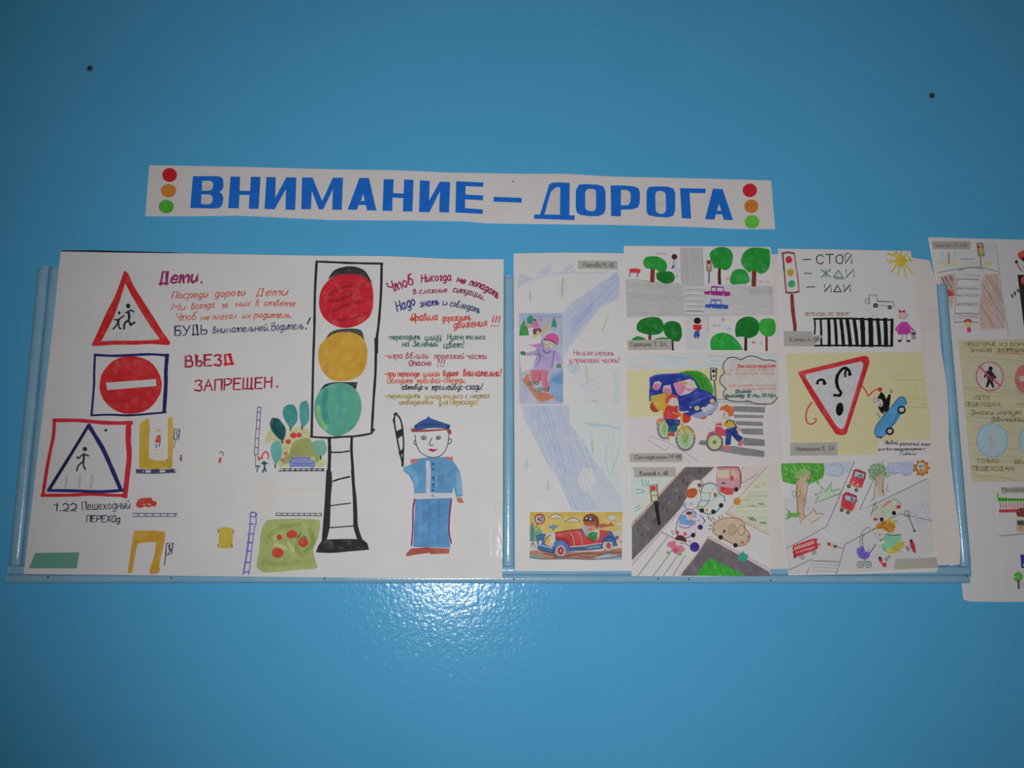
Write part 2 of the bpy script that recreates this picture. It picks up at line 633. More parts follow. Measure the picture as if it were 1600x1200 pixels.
# ------------------------------------------------------------------ the wooden display frame
FD = 0.003                                     # the mouldings stand this far from the wall, on the hidden hardboard
xL, xR = W(36, 650).x, W(1497, 650).x
frame = thing('display_frame', 'long pale blue painted wooden display frame behind the posters, fixed to the blue wall', 'frame',
              Vector(((W(10, 905).x + W(1515, 905).x) / 2, -FD, W(800, 911).z)))

def bead(name, a, b, half, height, base=0.006, ends=(0.0, 0.0), seg=12, sub=None):
    """Half round moulding from a to b (points on the wall), half its half width."""
    a, b = Vector(a), Vector(b)
    d = (b - a).normalized()
    sdir = Vector((-d.z, 0, d.x))
    L = (b - a).length
    stations = [(0.0, ends[0]), (half * .35, ends[0] * .35), (half * .9, 0), (L - half * .9, 0), (L - half * .35, ends[1] * .35), (L, ends[1])]
    n = 26
    inner = [(half * .9 + (L - 1.8 * half) * i / n, 0) for i in range(1, n)]
    stations = stations[:3] + inner + stations[3:]
    vs, fs = [], []
    prof = [(-1, 0.0), (-1, 0.2)] + [(-math.cos(math.pi * i / seg), 0.2 + 0.8 * math.sin(math.pi * i / seg) ** 0.8) for i in range(1, seg)] + [(1, 0.2), (1, 0.0)]
    for s, drop in stations:
        c = a + d * s
        wob = 1 + 0.03 * math.sin(s * 31 + a.x * 9)
        for u, h in prof:
            p = c + sdir * (u * half * wob)
            hh = base + (height - base) * (h if drop == 0 else h * (1 - drop))
            vs.append((p.x, -hh if h > 0 else -FD, p.z))
    m = len(prof)
    for i in range(len(stations) - 1):
        for j in range(m - 1):
            q = i * m + j
            fs.append((q, q + 1, q + m + 1, q + m))
        fs.append((i * m + m - 1, i * m, (i + 1) * m, (i + 1) * m + m - 1))
    fs.append(tuple(range(m)))
    fs.append(tuple((len(stations) - 1) * m + j for j in range(m - 1, -1, -1)))
    return link_mesh(name, vs, fs, m_frame, frame, smooth=False if seg < 6 else True)

def zc(py):
    return W(795, py, 0.012).z
def xc(px):
    return W(px, 650, 0.012).x
zt, zb = W(795, 430, 0.012).z, zc(884)
hb = (xc(53.5) - xc(36)) / 2
# uprights: two beads each at the ends, one showing between the sheets
for px, hw in ((44.8, hb), (63.6, hb * .98), (1490.5, hb), (1472.5, hb)):
    bead('upright_moulding', (xc(px), 0, zb), (xc(px), 0, zt), hw, 0.0155, ends=(0.25, 0.45))
bead('upright_moulding', (xc(795.2), 0, zb), (xc(795.2), 0, zt), (xc(803.5) - xc(787)) / 2, 0.0155, ends=(0.3, 0.3))
x0, x1 = W(10.5, 903, 0.012).x, W(1515, 903, 0.012).x
bead('ledge_moulding', (x0, 0, (zc(884) + zc(898)) / 2), (x1, 0, (zc(884) + zc(898)) / 2), (zc(884) - zc(898)) / 2, 0.0125, ends=(0.2, 0.2))
low = bead('bottom_moulding', (x0, 0, (zc(897.5) + zc(911.5)) / 2), (x1, 0, (zc(897.5) + zc(911.5)) / 2), (zc(897.5) - zc(911.5)) / 2, 0.0165, ends=(0.2, 0.2))
for a, b2 in ((xc(76), xc(785)), (xc(806), xc(1462))):
    bead('top_moulding', (a, 0, zt - hb), (b2, 0, zt - hb), hb * .9, 0.0145)
v_, f_ = box(xc(34), xc(1499), -0.0058, -FD, zb - 0.02, zt - 0.004)
link_mesh('backing_board', v_, f_, m_board, frame)

def disc(name, c, r, h, m, parent, seg=12, dome=0.5):
    vs = [(c.x, c.y - h, c.z)]
    fs = []
    for k, (rr, hh) in enumerate(((r * .55, h * .85), (r * .9, h * .5), (r, 0.0))):
        for i in range(seg):
            t = 2 * math.pi * i / seg
            vs.append((c.x + rr * math.cos(t), c.y - hh, c.z + rr * math.sin(t)))
    for i in range(seg):
        j = (i + 1) % seg
        fs.append((0, 1 + i, 1 + j))
        for k in (0, 1):
            fs.append((1 + k * seg + i, 1 + (k + 1) * seg + i, 1 + (k + 1) * seg + j, 1 + k * seg + j))
    fs.append(tuple(1 + 2 * seg + i for i in range(seg - 1, -1, -1)))
    return link_mesh(name, vs, fs, m, parent, smooth=True)

for px, py in ((75, 902), (268, 903), (507, 903.5), (803, 905), (1028, 904.5), (1076, 905.5), (1204, 907), (1511, 900)):
    disc('nail_head', W(px, py, 0.0160), 0.0019, 0.0012, m_metal, low, 8)

# nails left in the wall above
for px, py, lab in ((140.5, 107, 'small dark nail stub in the bare wall at the upper left'), (1456, 149.5, 'small dark nail stub in the bare wall at the upper right')):
    c = W(px, py)
    t = thing('wall_nail', lab, 'nail', c)
    disc('plaster_patch', c, 0.0068, 0.0004, m_putty, t, 10)
    disc('nail_head', c + Vector((0, -0.0002, 0)), 0.0042, 0.004, m_metal, t, 10)

# ------------------------------------------------------------------ banner
BL = 'long white paper banner with blue capital letters and coloured discs above the posters'
ban = thing('paper_banner', BL, 'banner', W(716, 355))
def bwave(px, py):
    return 0.0011 * math.sin(px / 58.0) * math.sin(px / 131.0 + 1) + 0.0012
bs = Sheet(ban, 'paper_strip', '233 258 350 260 520 264.5 620 266 700 269.5 810 271.5 880 271.5 960 276 1100 279 1205 282',
           '1205 282 1208 320 1211 358', '227 338 300 338 372 337 440 340 520 344 640 344.5 727 346 760 349 830 350 960 351.5 1080 354.5 1150 358 1211 358',
           '233 258 230 300 227 338', 0.0030, m_banner, ref=164, amp=1.2, extra=bwave, step=8)
BLUE = '0058b0'
def letter(z, outer, holes=(), col=BLUE):
    g = bs.ink('letter', z)
    g.fill(outer, col, sm=False)
    for h in ([holes] if isinstance(holes, str) else holes):
        g.fill(h, 'a4a0a2', sm=True)
    g.done()
letter('U', '457 176, 640 176, 675 182, 693 200, 697 250, 690 280, 665 302, 686 316, 695 345, 690 390, 674 418, 640 430, 436 425', ('530 213, 590 213, 612 228, 614 262, 598 285, 555 290, 527 290', '524 320, 585 320, 608 336, 610 368, 592 393, 555 396, 520 393'))
letter('U', '751 179, 826 180, 822 290, 904 291, 909 181, 986 182, 970 433, 893 431, 899 323, 821 322, 815 428, 732 426')
letter('U', '1031 183, 1105 184, 1100 345, 1187 185, 1266 186, 1256 440, 1180 438, 1184 278, 1095 436, 1016 433')
letter(None, '472 277.2, 488.4 277.4, 503.4 314, 520 277.6, 536 277.8, 534 328, 519 327.8, 520 296, 505 327.4, 498 327, 487 298, 486 327, 470.6 327')
letter('V', '274 168, 340 169, 392 396, 326 394, 318 358, 268 357, 256 391, 192 389', ('299 280, 312 328, 284 328',))
letter('V', '442 178, 512 178, 508 274, 580 278, 584 180, 650 182, 642 403, 575 402, 578 309, 504 305, 502 399, 434 397')
letter('V', '694 184, 762 190, 758 325, 832 194, 904 197, 896 410, 827 407, 832 262, 760 408, 687 406')
letter('V', '945 192, 1136 200, 1133 231, 1011 226, 1010 284, 1134 291, 1132 325, 1008 318, 1008 378, 1132 388, 1130 419, 940 410')
g = bs.ink('dash', 'V'); g.fill('1205 300, 1401 307, 1400 341, 1205 334', BLUE, sm=False); g.done()
letter('X', '148 150, 165 139, 200 136, 274 139, 272 336, 305 338, 303 367, 56 358, 57 332, 93 332', ('190 167, 216 167, 214 334, 120 332, 160 195',), )
letter('X', '330 150, 375 146, 440 150, 478 160, 492 190, 493 300, 480 330, 450 343, 395 343, 340 335, 318 322, 310 290, 311 185', ('395 176, 428 182, 434 205, 434 290, 425 308, 400 312, 376 304, 369 285, 369 200, 378 180',))
letter('X', '523 155, 600 155, 665 160, 695 175, 703 205, 700 265, 690 290, 655 301, 586 303, 586 344, 526 342', ('586 183, 625 184, 643 200, 643 255, 630 274, 586 277',))
letter('X', '755 165, 800 160, 870 162, 908 175, 917 200, 917 310, 905 340, 870 351, 800 347, 755 337, 742 318, 742 190', ('810 190, 845 192, 858 208, 859 310, 845 326, 822 327, 802 315, 798 300, 797 205')
       )
letter('X', '946 171, 1103 175, 1101 203, 1005 201, 1014 357, 957 355')
letter('X', '1147 175, 1206 177, 1270 367, 1214 365, 1202 332, 1165 331, 1156 364, 1099 361', ('1183 268, 1199 310, 1170 309',))
def bdisc(z, cx, cy, r, col, rx=None, lab=None):
    g = bs.ink('coloured_disc', z, label=lab)
    g.e(cx, cy, rx or r, r, col, n=28); g.done()
bdisc('U', 275, 167, 55, 'a8061c', 58, 'red disc at the left end'); bdisc('U', 266, 290, 52, 'e08a1c', 61, 'orange disc at the left end'); bdisc('U', 249, 414, 53, '3a8f1c', 59, 'green disc at the left end')
bdisc('X', 1372, 185, 42, 'b00d20', 44, 'red disc at the right end'); bdisc('X', 1381, 282, 42, 'ee8a12', 43, 'orange disc at the right end'); bdisc('X', 1385, 377, 41, '4aa01e', 46, 'green disc at the right end')
pc = W(802, 284, 0.0060)
disc('drawing_pin', pc, 0.0022, 0.0028, m_pin, ban, 12)

def tape(parent, pts, d, name='clear_tape'):
    """A strip of clear tape: four corners as measured in the photograph."""
    q = prs(pts)
    n = 8
    vs, fs = [], []
    for i in range(n + 1):
        v = i / n
        a = (q[0][0] + (q[3][0] - q[0][0]) * v, q[0][1] + (q[3][1] - q[0][1]) * v)
        b2 = (q[1][0] + (q[2][0] - q[1][0]) * v, q[1][1] + (q[2][1] - q[1][1]) * v)
        for j in range(4):
            u = j / 3
            x, y = a[0] + (b2[0] - a[0]) * u, a[1] + (b2[1] - a[1]) * u
            dd = d(x, y) if callable(d) else d
            vs.append(W(x, y, dd + 0.0006 + 0.0003 * math.sin(i * 1.9 + j)))
    for i in range(n):
        for j in range(3):
            k = i * 4 + j
            fs.append((k, k + 4, k + 5, k + 1))
    o = link_mesh(name, vs, fs, m_tape, parent, smooth=True)
    return o

def tag(sheet, outline, text, tz, tx, th, w=6, tcol='50504c', m=None, ref=120):
    """A small pasted name label: outline TL TR BR BL in photo pixels."""
    q = prs(outline)
    s_ = ' '.join
    st = lambda a, b_: '%g %g %g %g' % (*a, *b_)
    sheet.n += 4
    base = lambda x, y: sheet.depth(x, y) - sheet.d - warp(x, y)
    t = Sheet(sheet.parent, 'name_label', st(q[0], q[1]), st(q[1], q[2]), st(q[3], q[2]), st(q[0], q[3]), sheet.d + 0.00013 + sheet.n * STEP + 0.00035, m or m_tag,
              ref=ref, amp=sheet.amp, extra=sheet.extra, step=7)
    if text:
        g = t.ink('label_writing', tz, parent=t.obj)
        g.text(text, *tx, th, w, tcol, slant=0.05)
        g.done()
    return t
# ------------------------------------------------------------------ dark sheet behind, big poster on the left
ds = thing('backing_sheet', 'thin dark sheet of paper peeking out behind the top left edge of the big poster', 'paper', W(230, 520))
Sheet(ds, 'paper_sheet', '96 391.5 150 391.2 270 394.5 330 399', '330 399 330 520 330 640', '88 640 200 640 330 640', '96 391.5 90.5 430 93 520 88 640', 0.0172, m_dark, amp=1.0)
POST = thing('road_safety_poster', 'large hand-painted poster with a tall traffic light, road signs and a policeman, at the left', 'poster', W(420, 904))
def pcurl(px, py):
    return 0.0008 * max(0.0, (440 - py) / 40.0) ** 2 * (0.8 + 0.2 * math.sin(px / 90.0))
ps = Sheet(POST, 'paper_sheet', '95 393 200 395 300 396 500 399.5 600 400 660 402.5 700 404.5 787 405', '787 405 786.5 650 785 904', '37 897 200 898.5 400 901 600 903 785 904',
           '95 393 90.5 430 87 470 78 550 66 650 52 770 37 897', 0.0185, m_paper, ref=lambda x: 130 + 0.082 * min(640, max(0, x - 100)), extra=pcurl)
RED, DK, NAVY, GRY = 'a8141a', '1c222a', '1c1c48', '8a8a8a'
# sign 1: children
g = ps.ink('painted_warning_sign', 'A')
g.fill('1150 313, 1185 335, 1240 460, 1330 600, 1420 740, 1500 870, 1578 978, 1570 1000, 1530 1002, 1400 992, 1250 1000, 1050 1000, 880 1012, 846 1006, 900 890, 990 690, 1060 560, 1110 430', 'ac1517', 'w', sm=False)
g.fill('1160 430, 1215 540, 1310 700, 1400 840, 1482 948, 1400 958, 1200 962, 1060 960, 938 968, 1000 850, 1060 730, 1110 590', '909090', sm=False)
g.l('1185 420, 1250 520, 1330 640', 26, '9c1016'); g.l('960 800, 905 940', 30, '9a1018')
g.e(1187, 640, 21, 23, DK)
g.l('1162 705, 1190 695, 1212 680, 1240 696', 13, DK); g.l('1188 690, 1196 740, 1190 775', 24, DK)
g.l('1190 775, 1155 800, 1148 855', 17, DK); g.l('1192 775, 1208 815, 1248 793', 17, DK)
g.e(1103, 705, 13, 15, DK); g.l('1058 765, 1090 770, 1148 730', 13, DK); g.l('1100 765, 1090 800', 22, DK)
g.l('1095 800, 1070 830, 1048 853', 14, DK); g.l('1098 800, 1104 848, 1122 850', 13, DK)
g.done()
# sign 2: no entry
g = ps.ink('painted_no_entry_sign', 'E')
g.e(1020, 308, 243, 228, 'b0141c', 'w', rot=-6, n=30, wob=.02)
g.e(1090, 170, 120, 60, 'b8232a', 'w', rot=15, a=1)
g.fill('828 290, 1216 262, 1222 315, 838 348', '969696', sm=False)
g.l('738 72, 880 80, 1060 72, 1190 68, 1312 78', 20, NAVY); g.l('1306 72, 1296 200, 1296 300, 1282 520', 30, NAVY)
g.l('1296 520, 1180 532, 1000 545, 860 540, 712 545', 17, NAVY); g.l('742 75, 736 200, 735 300, 715 545', 18, NAVY)
g.done()
# sign 3: crossing
g = ps.ink('painted_crossing_sign', 'E')
g.l('418 584, 520 584, 620 585, 760 598, 880 605, 1030 603', 30, 'a01a26'); g.l('1006 600, 1002 740, 1010 860, 996 1000, 975 1180', 42, 'b01a30')
g.l('990 1172, 850 1168, 700 1160, 560 1168, 325 1170', 26, 'a81420'); g.l('425 590, 418 700, 385 860, 360 1000, 335 1170', 26, 'a01420')
g.l('694 620, 560 840, 380 1130', 26, '151c34'); g.l('694 625, 800 800, 860 930, 945 1130', 34, NAVY); g.l('375 1132, 600 1135, 780 1142, 965 1130', 24, '1c1c50')
g.e(663, 808, 18, 17, DK); g.l('598 870, 612 880, 655 850, 693 862', 10, DK); g.l('657 845, 655 880, 650 910', 16, DK)
g.l('650 905, 610 940, 600 978', 11, DK); g.l('650 905, 655 945, 667 968', 11, DK)
g.e(827, 661, 11, 11, DK); g.e(758, 700, 7, 6, '55555c')
for x in (517, 621, 714):
    g.l([(x + 4, 1010), (x + 2, 1060), (x - 6, 1110)], 20, '6f6c6c', 'p', a=.9)
g.done()
g = ps.ink('hand_lettering', 'F')
g.text('1.22', 460, 268, 655, 268, 66, 9, '20283a', slant=.05)
g.text('Пешеходный', 710, 258, 1120, 245, 70, 7, '20283a', slant=0)
g.text('ПЕРЕХОд', 745, 362, 1030, 362, 55, 8, '20283a', slant=.1)
g.nx()
g.z('B')
g.text('Дети', 165, 418, 500, 405, 105, 17, '6e1c4c', slant=.2); g.e(542, 407, 11, 11, '5a3c60')
g.nx(); g.text('Посреди', 275, 552, 590, 542, 62, 8, 'b04c34', slant=.3); g.text('дороги', 660, 540, 925, 522, 62, 8, 'b04c34', slant=.3); g.text('Дети', 1025, 528, 1300, 522, 68, 8, 'b04c34', slant=.3)
g.text('Ми', 270, 655, 385, 655, 55, 7, 'b04c34', slant=.3); g.text('всегда', 450, 648, 655, 632, 55, 7, 'b04c34', slant=.3); g.text('за', 725, 635, 775, 632, 50, 7, 'b04c34', slant=.2)
g.text('них', 845, 625, 970, 620, 55, 7, 'b04c34', slant=.3); g.text('в', 1025, 618, 1050, 618, 55, 7, 'b04c34', slant=.2); g.text('ответе', 1095, 615, 1370, 622, 55, 7, 'b04c34', slant=.3)
g.text('Чтоб', 310, 752, 490, 742, 68, 7, 'b85c3c', slant=.3); g.text('не', 535, 745, 605, 742, 50, 7, 'b85c3c', slant=.3); g.text('плакал', 640, 740, 850, 728, 50, 7, 'b85c3c', slant=.3)
g.text('их', 905, 728, 975, 725, 45, 7, 'b85c3c', slant=.3); g.text('родитель,', 1010, 725, 1345, 722, 55, 8, 'b04c34', slant=.25)
g.nx(); g.text('БУДЬ', 305, 882, 590, 868, 85, 10, '222840', slant=.06); g.text('внимательней,', 645, 862, 1145, 838, 62, 7.5, '283050', slant=.12)
g.text('Водитель', 1168, 838, 1450, 822, 68, 7, '283050', slant=.15); g.l('1512 725, 1488 778', 12, '243058'); g.e(1474, 820, 8, 8, '283050')
g.nx(); g.text('ВЪЕЗ', 400, 1162, 715, 1148, 98, 15, '7c1c30', slant=.05); g.text('Д', 745, 1140, 828, 1132, 84, 18, '9c1424', slant=0)
g.z('G')
g.z(None)
g.nx(); g.text('ЗАПРЕЩЕН', 304, 611, 424, 606, 17, 2.3, '7a1830', slant=.08); g.e(433, 604, 1.8, 1.8, '7a1830')
g.done()
g = ps.ink('hand_lettering', 'D')
VI = '8c1c50'
g.text('Чтоб', 85, 392, 255, 325, 72, 9, VI, slant=.1); g.text('Никогда', 305, 318, 512, 305, 55, 8, VI, slant=.1, arc=4)
g.text('не', 550, 312, 602, 328, 42, 9, VI); g.text('попадать', 635, 335, 830, 430, 50, 8, VI, slant=.1, arc=14)
g.text('в', 250, 400, 270, 395, 32, 6, VI); g.text('сложние', 290, 395, 480, 385, 36, 6, VI); g.text('ситуации,', 520, 385, 735, 440, 44, 6, '7a2450', arc=12)
DB = '2c3478'
g.nx()
g.text('Надо', 138, 520, 262, 475, 66, 8, DB, slant=.2); g.text('знать', 295, 490, 425, 472, 50, 7, DB, slant=.2); g.text('и', 450, 474, 478, 478, 44, 6, DB); g.text('соблюдать', 500, 484, 705, 532, 46, 6, '2c4468', arc=8)
OR = 'b8402c'
g.nx()
g.text('Правила', 235, 585, 415, 578, 50, 7, OR, slant=.2); g.e(240, 572, 18, 13, 'c8502a'); g.text('дорожнить', 450, 588, 645, 580, 46, 6, OR, slant=.2)
g.text('движения', 530, 635, 755, 620, 50, 7, OR, slant=.2); g.text('!!!', 785, 622, 835, 622, 66, 8, OR, slant=.2)
GN = '24605c'
g.nx()
g.text('-переходить', 70, 715, 295, 712, 38, 5.5, GN); g.text('улицу', 330, 722, 440, 715, 46, 5.5, GN); g.text('Нужно только', 485, 715, 745, 712, 38, 5.5, '2c6058')
g.text('на Зеленый', 172, 762, 415, 762, 40, 6, GN); g.text('цвет!', 460, 772, 595, 770, 44, 6, '1c5850')
MR = '9c3850'
g.nx()
g.text('-игра вблизи', 50, 845, 350, 845, 40, 5.5, MR); g.text('проезжей части', 395, 848, 755, 848, 40, 5.5, MR); g.text('Опасно', 218, 896, 370, 894, 38, 6, '8a2848'); g.text('!!!', 410, 900, 455, 900, 44, 6, '8a2848', slant=.2)
g.nx(); g.text('-при переходе', 50, 970, 290, 970, 38, 6, 'b03830'); g.text('улици', 318, 972, 430, 966, 38, 6, 'b84830'); g.text('будьте', 455, 970, 560, 966, 40, 6, 'b04030'); g.text('внимательни!', 595, 968, 855, 970, 48, 6.5, 'b03430')
g.text('Обходите', 68, 1018, 242, 1016, 38, 5.5, 'b85c3c'); g.text('трамвай-спереди,', 275, 1018, 610, 1014, 38, 5.5, 'b85c3c')
g.text('автобус и', 168, 1062, 345, 1060, 34, 5.5, '242428'); g.text('троллейбус-сзади!', 378, 1064, 725, 1062, 42, 5.5, '343a48')
g.nx(); g.text('-переходить', 50, 1122, 295, 1120, 34, 5.5, '8c8030'); g.text('улицу только', 330, 1124, 590, 1122, 36, 5.5, '9a8434'); g.text('с местах', 610, 1122, 775, 1120, 34, 5.5, '948034')
g.text('отведенних', 150, 1166, 385, 1164, 34, 5.5, '8c7c3c'); g.text('для Перехода!', 425, 1168, 695, 1166, 40, 5.5, '988430')
g.done()
# the traffic light
tl = ps.ink('painted_traffic_light', 'C')
BK = '25292b'
tl.l('52 108, 120 110, 250 116, 442 120', 13, BK); tl.l('55 110, 45 300, 42 500, 35 700, 26 1132', 15, BK)
tl.l('436 120, 432 300, 418 480, 404 590, 400 760, 390 900, 378 1112', 15, BK); tl.l('20 1134, 120 1140, 220 1134, 290 1130, 372 1116', 11, BK); tl.e(386, 1094, 12, 10, BK)
tl.fill('124 210, 150 165, 200 142, 250 138, 300 148, 345 175, 378 232, 330 200, 250 182, 170 190', '2c302f', 'w')
tl.l('405 560, 405 640', 22, BK)
tl.l('128 208, 160 172, 215 143, 275 141, 335 165, 374 230', 7, BK)
tl.fill('103 570, 130 528, 175 506, 270 500, 318 512, 334 568, 280 535, 200 520', '3c403a', 'w')
tl.fill('72 868, 100 830, 150 815, 296 814, 284 862, 240 835, 160 828', '24292a', 'w')
tl.z('H')
tl.l('598 288, 600 380, 596 480, 590 560, 588 620', 20, BK); tl.fill('580 480, 612 490, 615 560, 608 640, 604 760, 600 830, 582 905, 552 905, 558 830, 568 700, 574 600', BK)
tl.l('734 282, 732 360, 740 480, 744 560', 17, BK); tl.fill('728 480, 745 478, 752 560, 762 640, 768 740, 772 820, 800 905, 768 905, 745 830, 742 740, 738 620', BK)
tl.l('610 374, 670 374, 720 366', 8, BK); tl.l('620 550, 660 536, 722 522', 9, BK); tl.l('606 698, 660 690, 728 682', 6, BK); tl.l('600 830, 660 826, 745 820', 6, BK)
tl.fill('556 904, 620 900, 700 898, 800 900, 828 925, 838 958, 760 962, 700 972, 600 980, 518 976, 530 940', '26282a', 'w', sm=False)
tl.l('522 974, 620 977, 720 968, 834 958', 12, BK)
tlo = tl.done()
g = ps.ink('painted_red_lamp', 'C', parent=tlo)
g.fill('235 180, 300 184, 350 205, 378 240, 388 310, 384 380, 366 430, 330 462, 290 484, 230 497, 180 490, 130 466, 90 425, 70 370, 74 300, 95 250, 140 205, 185 185', 'a81024', 'w')
for p in ('130 300, 200 260, 280 250', '150 400, 230 360, 330 340', '120 340, 200 330, 260 300', '180 450, 260 440, 350 410'):
    g.l(p, 16, '8c0c1c', 'w')
g.l('160 230, 230 210, 320 225', 18, 'b81a2c', 'w'); g.done()
g = ps.ink('painted_yellow_lamp', 'C', parent=tlo)
g.fill('215 520, 275 526, 325 556, 350 610, 353 670, 340 730, 310 775, 260 800, 200 808, 145 800, 100 765, 72 710, 64 660, 74 600, 110 560, 160 530', 'd0a01c', 'w')
for p in ('120 720, 130 640, 190 580', '170 740, 250 700, 300 640', '330 600, 335 680, 310 740'):
    g.l(p, 20, 'c08c14', 'w')
g.done()
g = ps.ink('painted_green_lamp', 'C', parent=tlo)
g.fill('200 818, 250 830, 290 865, 312 910, 318 965, 305 1030, 275 1080, 235 1110, 190 1130, 140 1125, 95 1095, 60 1050, 42 990, 45 930, 65 880, 100 845, 150 825', '448c78', 'w')
g.l('110 860, 100 950, 115 1050', 30, '2c7c74', 'w'); g.l('62 960, 75 1030, 110 1085', 26, '6c9c64', 'w'); g.l('190 860, 200 950, 180 1040', 28, '3c8880', 'w'); g.done()
# policeman
g = ps.ink('painted_policeman', 'I')
g.l('110 104, 104 150, 118 240, 138 340, 158 425', 9, BK); g.l('112 104, 140 135, 156 200, 162 290, 160 360, 158 430', 9, BK)
g.fill('112 218, 155 196, 158 240, 128 262', BK, sm=False); g.fill('130 345, 164 320, 164 345, 138 372', BK, sm=False); g.l('104 110, 120 104', 14, BK); g.e(156, 424, 8, 14, BK); g.l('100 140, 104 162', 14, BK)
g.fill('162 440, 205 425, 255 385, 320 378, 420 376, 475 405, 505 450, 525 520, 532 620, 490 628, 475 560, 466 606, 340 600, 230 604, 222 540, 195 490, 162 465', '4c84ae', 'w', sm=False)
g.l('180 450, 230 480, 240 560', 30, '5c94b8', 'w'); g.l('500 470, 510 540, 512 600', 30, '6c9cb8', 'w'); g.l('390 470, 400 550', 40, '487fac', 'w')
g.fill('203 390, 265 384, 230 416, 206 415', 'b06068', 'w', sm=False); g.fill('418 375, 472 375, 470 402, 440 392', 'b86068', 'w', sm=False)
g.fill('300 400, 326 400, 332 470, 328 600, 302 606, 305 480', 'c4c6cc', sm=False)
for x, y in ((347, 420), (349, 454), (350, 506), (348, 550), (346, 584)):
    g.e(x, y, 7, 7, '2c4460')
g.l('356 495, 342 505, 345 518, 358 520', 3, '2c4460'); g.l('358 540, 342 548, 345 560, 360 566', 3, '2c4460')
g.fill('224 606, 466 600, 464 632, 228 636', 'b6b4b8', sm=False); g.e(346, 618, 9, 6, '7080a8')
g.fill('236 640, 462 632, 452 760, 444 860, 456 944, 340 940, 222 938, 228 800', '4880b0', 'w', sm=False)
for x in (265, 320, 380, 425):
    g.l([(x, 650), (x + 4, 780), (x - 6, 920)], 22, '4f88b4' if x % 2 else '447aab', 'w')
g.l('232 640, 222 700, 220 820, 212 930', 9, '7c2c58'); g.l('462 640, 450 740, 446 840, 460 915', 8, '7c2c58')
g.fill('210 948, 320 938, 330 975, 250 985, 180 998, 178 980', '9c4c40', 'w', sm=False); g.fill('316 942, 450 948, 446 980, 330 984', '9c5044', 'w', sm=False)
g.fill('494 632, 525 628, 540 662, 512 665, 497 654', 'a86450', 'w', sm=False)
g.fill('205 198, 240 196, 300 205, 420 200, 460 208, 462 235, 440 232, 432 208, 320 218, 214 222', '8c4438', 'w', sm=False)
g.fill('226 182, 270 150, 305 136, 318 120, 335 136, 400 158, 455 176, 448 206, 400 196, 320 196, 250 208, 232 200', '2c4c84', 'w', sm=False)
g.l('240 186, 300 172, 380 176, 444 192', 10, '24406c', 'w')
FL = '3c4048'
g.l('236 238, 240 290, 262 340, 300 368, 345 380, 390 370, 420 340, 438 300, 445 235', 4, FL); g.l('240 272, 228 276, 228 296, 244 302', 4, FL); g.l('444 264, 460 264, 460 284, 442 296', 4, FL)
g.ring(288, 256, 16, 12, 4, FL); g.e(288, 257, 8, 8, '555c5c'); g.ring(380, 256, 14, 10, 4, FL); g.e(380, 257, 8, 8, '555c5c')
g.l('338 258, 322 296, 330 304, 348 302', 4, FL); g.fill('312 328, 335 324, 350 328, 380 326, 355 342, 335 342', 'a02440')
g.done()
# the street plan in the lower half
g = ps.ink('painted_house', 'G')
YE = 'b89824'
g.fill('120 160, 140 145, 170 135, 176 200, 172 300, 172 385, 210 398, 270 398, 290 380, 288 200, 290 130, 320 126, 322 200, 322 300, 318 390, 318 448, 200 452, 108 446, 110 300, 112 180', YE, 'w', sm=False)
g.l('150 150, 140 300, 150 430, 300 425', 16, 'a88820', 'w')
g.nx('painted_kerb')
for i in range(5):
    g.l([(96 + i * 48, 465), (96 + i * 48 + 30, 462)], 22, '30344c') if i % 2 == 0 else None
g.l('90 455, 200 458, 338 455', 4, '30344c'); g.l('92 474, 200 478, 340 470', 6, '30344c')
for i in range(6):
    g.l([(98 + i * 45, 456), (98 + i * 45, 474)], 10, '30344c')
g.nx('painted_child'); g.e(230, 208, 12, 8, 'a49048'); g.l('216 220, 220 208, 240 208, 244 222', 4, '948040'); g.fill('222 240, 244 238, 246 288, 206 286', 'b84c34', 'w', sm=False); g.l('218 295, 216 318', 6, '3c4c68'); g.l('238 292, 234 312', 6, '3c4c68')
for y in (336, 356, 380):
    g.l([(196, y), (230, y - 2), (262, y + (2 if y > 340 else 4))], 3, '9c9458', a=.8)
g.nx('painted_sign'); g.l('330 202, 362 202, 356 270, 326 268, 330 202', 4, '3a3e54', sm=False); g.l('334 268, 328 320', 3, '3a3e54'); g.l('350 210, 340 230, 354 244, 338 266', 4, '3a3e54')
g.nx('painted_child'); g.e(372, 370, 8, 7, 'a03840'); g.e(371, 385, 9, 6, '3a3440'); g.e(370, 397, 6, 5, '2a2c34')
g.nx('painted_car'); g.fill('92 662, 105 640, 130 632, 160 632, 185 630, 196 650, 218 655, 220 672, 208 688, 190 682, 172 692, 150 685, 115 695, 98 690, 90 682', 'b8382c', 'w', sm=False)
g.e(140, 674, 8, 5, 'c0a8a4'); g.e(173, 672, 10, 6, 'c0a8a4')
g.nx('painted_kerb'); g.l('68 728, 200 730, 345 730', 4, '34405c'); g.l('70 748, 200 748, 345 748', 4, '34405c')
for i in range(6):
    g.l([(72 + i * 46 + 32, 729), (72 + i * 46 + 32, 748)], 8, '4a5878')
g.l('342 728, 340 748', 5, '34405c')
g.nx('painted_house'); g.fill('76 838, 140 836, 200 834, 274 846, 270 900, 255 960, 240 1030, 230 1104, 176 1108, 174 1078, 190 1040, 205 990, 216 910, 170 908, 100 918, 90 960, 78 1030, 66 1100, 38 1104, 46 1040, 58 960', 'b88c14', 'w', sm=False)
g.l('95 850, 92 920', 14, 'a47414', 'w'); g.l('92 880, 180 876, 255 884', 10, 'a47c14', 'w'); g.l('232 1080, 182 1080', 20, 'b07c14', 'w')
